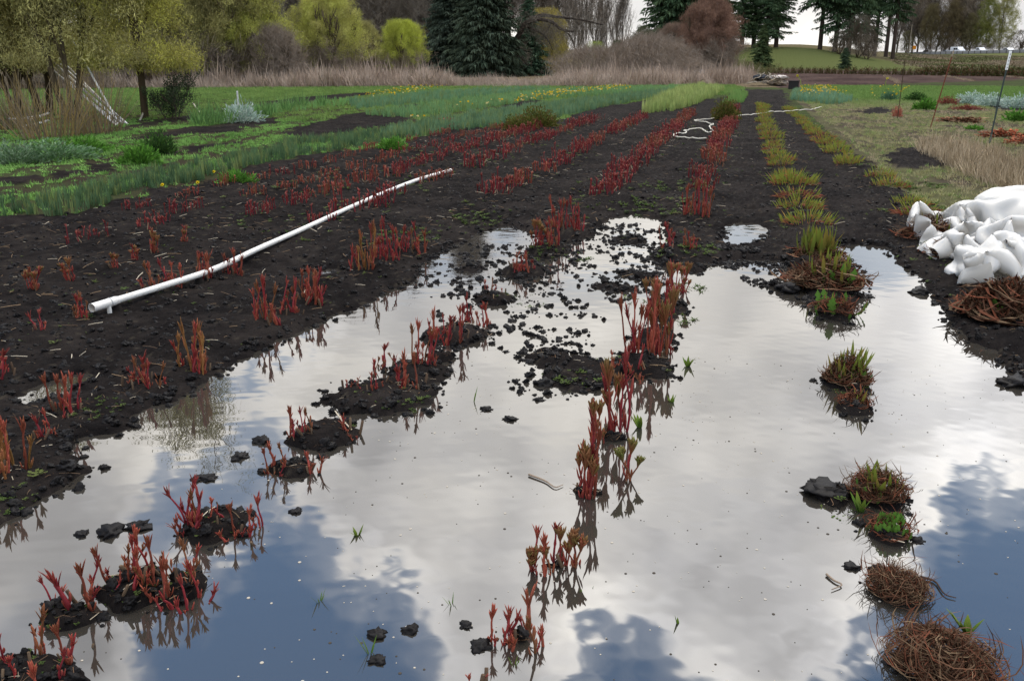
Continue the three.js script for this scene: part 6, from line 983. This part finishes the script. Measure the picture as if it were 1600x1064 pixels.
// ---------------------------------------------------------------- highway on the far bank with traffic
{
  const A = spot(1345, 420), B = spot(1760, 300), dir = V(B[0] - A[0], 0, -(B[1] - A[1])), len = dir.length(); dir.normalize(); const side = V(-dir.z, 0, dir.x), yA = 3.5, yB = 4.1, ang = Math.atan2(-dir.z, dir.x);
  const at = (t, off, y = 0) => V(A[0], lerp(yA, yB, t) + y, -A[1]).addScaledVector(dir, len * t).addScaledVector(side, off);
  const sheet = (o0, o1, y0, y1, c) => { const s = new Shape(); let last = null; for (let k = 0; k <= 40; k++) { const t = k / 40, a = at(t, o0, y0), b = at(t, o1, y1), row = [s.v(a.x, a.y, a.z, c), s.v(b.x, b.y, b.z, c)]; if (last) s.quad(last[0], row[0], row[1], last[1]); last = row; } return s.geometry(); };
  structure('highway', sheet(-6, 6, 0, 0, [0.06, 0.06, 0.06]), M.matte); const toward = side.z > 0 ? 1 : -1;
  structure('highway_bank', sheet(6 * toward, 26 * toward, -0.01, -7.5, [0.10, 0.105, 0.04]), M.matte); structure('far_verge', sheet(-6 * toward, -40 * toward, -0.01, 1.2, [0.055, 0.085, 0.03]), M.matte);
  const g = thing('guard_rail', 'grey concrete and steel rail along the near side of the highway', 'guard rail', at(0, 0)), o = g.position, rail = new Shape(); let prev = null;
  for (let k = 0; k <= 40; k++) { const t = k / 40, row = [[5.6, 0], [5.6, 0.95], [5.9, 0.95], [5.9, 0]].map(([f, y]) => { const p = at(t, f * toward, y).sub(o); return rail.v(p.x, p.y, p.z, [0.2, 0.195, 0.185]); }); if (prev) for (let j = 0; j < 3; j++) rail.quad(prev[j], row[j], row[j + 1], prev[j + 1]); prev = row; }
  part('barrier', rail.geometry(), M.matte, g); for (let k = 0; k < 46; k++) { const p = at(k / 45, 5.95 * toward, 0.5).sub(o), q = new Shape(); q.box(p.x, p.y - 0.4, p.z, 0.2, 1.7, 0.2, [0.1, 0.09, 0.08]); part('post', q.geometry(), M.matte, g); }
  function vehicle(name, label, px, profile, paint, glassSpans, wheels, flip) {
    // find where the sight line meets the road
    let best = 0, bd = 1e9; for (let k = 0; k <= 400; k++) { const p = at(k / 400, 0), v = p.clone().sub(camera.position).applyMatrix4(camMatrix.clone().invert().setPosition(0, 0, 0)), x = 800 + FOCAL * v.x / -v.z; if (Math.abs(x - px) < bd) { bd = Math.abs(x - px); best = k / 400; } }
    const v = thing(name, label, 'vehicle', at(best, 1.5 * toward), 'traffic on the highway'); v.rotation.y = ang + (flip ? Math.PI : 0);
    const sh = new THREE.Shape(profile.map(([x, y]) => new THREE.Vector2(x, y))), body = new THREE.ExtrudeGeometry(sh, { depth: 1.7, bevelEnabled: true, bevelSize: 0.06, bevelThickness: 0.06, bevelSegments: 2 }); body.translate(0, 0, -0.85);
    part('body', body, new THREE.MeshPhysicalMaterial({ color: new THREE.Color().setRGB(...paint), roughness: 0.3, clearcoat: 0.6 }), v);
    const glass = new THREE.MeshPhysicalMaterial({ color: new THREE.Color().setRGB(0.02, 0.025, 0.03), roughness: 0.08 });
    for (const pts of glassSpans) for (const z of [-0.93, 0.93]) { const q = new THREE.ExtrudeGeometry(new THREE.Shape(pts.map(([x, y]) => new THREE.Vector2(x, y))), { depth: 0.02, bevelEnabled: false }); q.translate(0, 0, z - 0.01); part('side_window', q, glass, v); }
    for (const wx of wheels) for (const z of [-0.8, 0.8]) { const w = part('wheel', new THREE.CylinderGeometry(0.34, 0.34, 0.24, 18).rotateX(Math.PI / 2), white(0.02, 0.02, 0.02, 0.8), v); w.position.set(wx, 0.34, z); const h = part('hub', new THREE.CylinderGeometry(0.19, 0.19, 0.26, 12).rotateX(Math.PI / 2), white(0.4, 0.4, 0.4, 0.4), w); }
    for (const [x, c] of [[profile[0][0] - 0.03, [0.3, 0.02, 0.02]], [-profile[0][0] + 0.03, [0.6, 0.6, 0.55]]]) for (const z of [-0.7, 0.7]) { const b = new Shape(); b.box(x, 0.72, z, 0.12, 0.14, 0.3, c); part(c[1] > 0.1 ? 'headlight' : 'tail_light', b.geometry(), M.leaf, v); }
    v.scale.setScalar(1.12);
  }
  const sedan = [[-2.2, 0.35], [-2.2, 0.85], [-1.75, 0.95], [-1.05, 1.38], [0.35, 1.4], [1.05, 0.98], [2.05, 0.82], [2.2, 0.6], [2.2, 0.35]], sg = [[[-1.35, 0.98], [-0.95, 1.3], [-0.35, 1.32], [-0.35, 0.98]], [[-0.27, 0.98], [-0.27, 1.32], [0.3, 1.32], [0.8, 0.98]]];
  vehicle('dark_car', 'dark blue grey sedan, leftmost vehicle on the highway', 1457, sedan, [0.03, 0.035, 0.05], sg, [-1.4, 1.35]);
  vehicle('white_van', 'white panel van in the middle of the traffic', 1503, [[-2.6, 0.4], [-2.6, 2.05], [-2.4, 2.15], [0.9, 2.12], [1.55, 1.6], [2.5, 1.15], [2.6, 0.7], [2.6, 0.4]], [0.72, 0.72, 0.71], [[[0.2, 1.3], [0.2, 1.85], [0.85, 1.85], [1.3, 1.35]], [[-0.9, 1.3], [-0.9, 1.85], [0.05, 1.85], [0.05, 1.3]]], [-1.7, 1.7]);
  vehicle('white_pickup', 'white pickup truck right of the white van', 1538, [[-2.7, 0.45], [-2.7, 1.05], [-0.75, 1.08], [-0.55, 1.7], [0.75, 1.72], [1.35, 1.15], [2.5, 1.05], [2.65, 0.8], [2.65, 0.45]], [0.7, 0.7, 0.69], [[[-0.4, 1.12], [-0.32, 1.6], [0.15, 1.62], [0.15, 1.12]], [[0.25, 1.12], [0.25, 1.62], [0.68, 1.62], [1.05, 1.14]]], [-1.75, 1.75]);
  vehicle('silver_car', 'pale silver car, rightmost vehicle on the highway', 1583, sedan, [0.55, 0.55, 0.54], sg, [-1.4, 1.35]);
  vehicle('grey_car', 'small grey car half hidden behind the rail left of the white van', 1487, sedan.map(([x, y]) => [x, y * 0.9]), [0.25, 0.25, 0.25], sg.map(p => p.map(([x, y]) => [x, y * 0.9])), [-1.4, 1.35]);
  const [ux, ud] = spot(1419, 300), up = standing('utility_pole', 'slim wooden utility pole left of the traffic', 'pole', ux, ud), us = new Shape(); us.tube([V(0, 0, 0), V(0, 8.5, 0)], [0.16, 0.11], 8, [0.2, 0.17, 0.13]); part('shaft', us.geometry(), M.matte, up); const ua = new Shape(); ua.box(0, 8, 0, 1.6, 0.12, 0.12, [0.16, 0.13, 0.1]); part('cross_arm', ua.geometry(), M.matte, up);
  const [ox, od] = spot(1427, 296), os = standing('orange_sign', 'tiny orange warning sign below the highway rail', 'sign', ox, od), op = new Shape(); op.tube([V(0, 0, 0), V(0, 1.6, 0)], 0.05, 6, [0.2, 0.2, 0.2]); part('post', op.geometry(), M.matte, os); const ob = new Shape(); ob.box(0, 2.1, 0, 0.9, 1.0, 0.06, [0.5, 0.19, 0.02]); part('panel', ob.geometry(), M.matte, os);
}

// leafless undergrowth that fills the wood behind the left willows
for (const [px, dist, w, h, sd, label] of [[405, 100, 10, 8.5, 1801, 'brown haze of leafless undergrowth behind the broad willow thicket'], [462, 104, 9, 9, 1802, 'brown haze of leafless undergrowth behind the bramble slope'], [575, 108, 10, 9.5, 1803, 'brown haze of leafless undergrowth between the yellow green willows'], [650, 110, 11, 10, 1804, 'brown haze of leafless undergrowth behind the dome shaped willow'], [690, 112, 9, 10, 1805, 'brown haze of leafless undergrowth behind the dark spruce']]) shrub('leafless_undergrowth', label, px, dist, w, h, { seed: sd, n: 2000, c0: [0.13, 0.11, 0.09], c1: [0.2, 0.175, 0.14], size: 0.75, spray: SPRAY.twig, bareTo: 0, low: 0, group: 'leafless undergrowth', profile: (e) => 1 - 0.3 * e });
renderer.render(scene, camera);
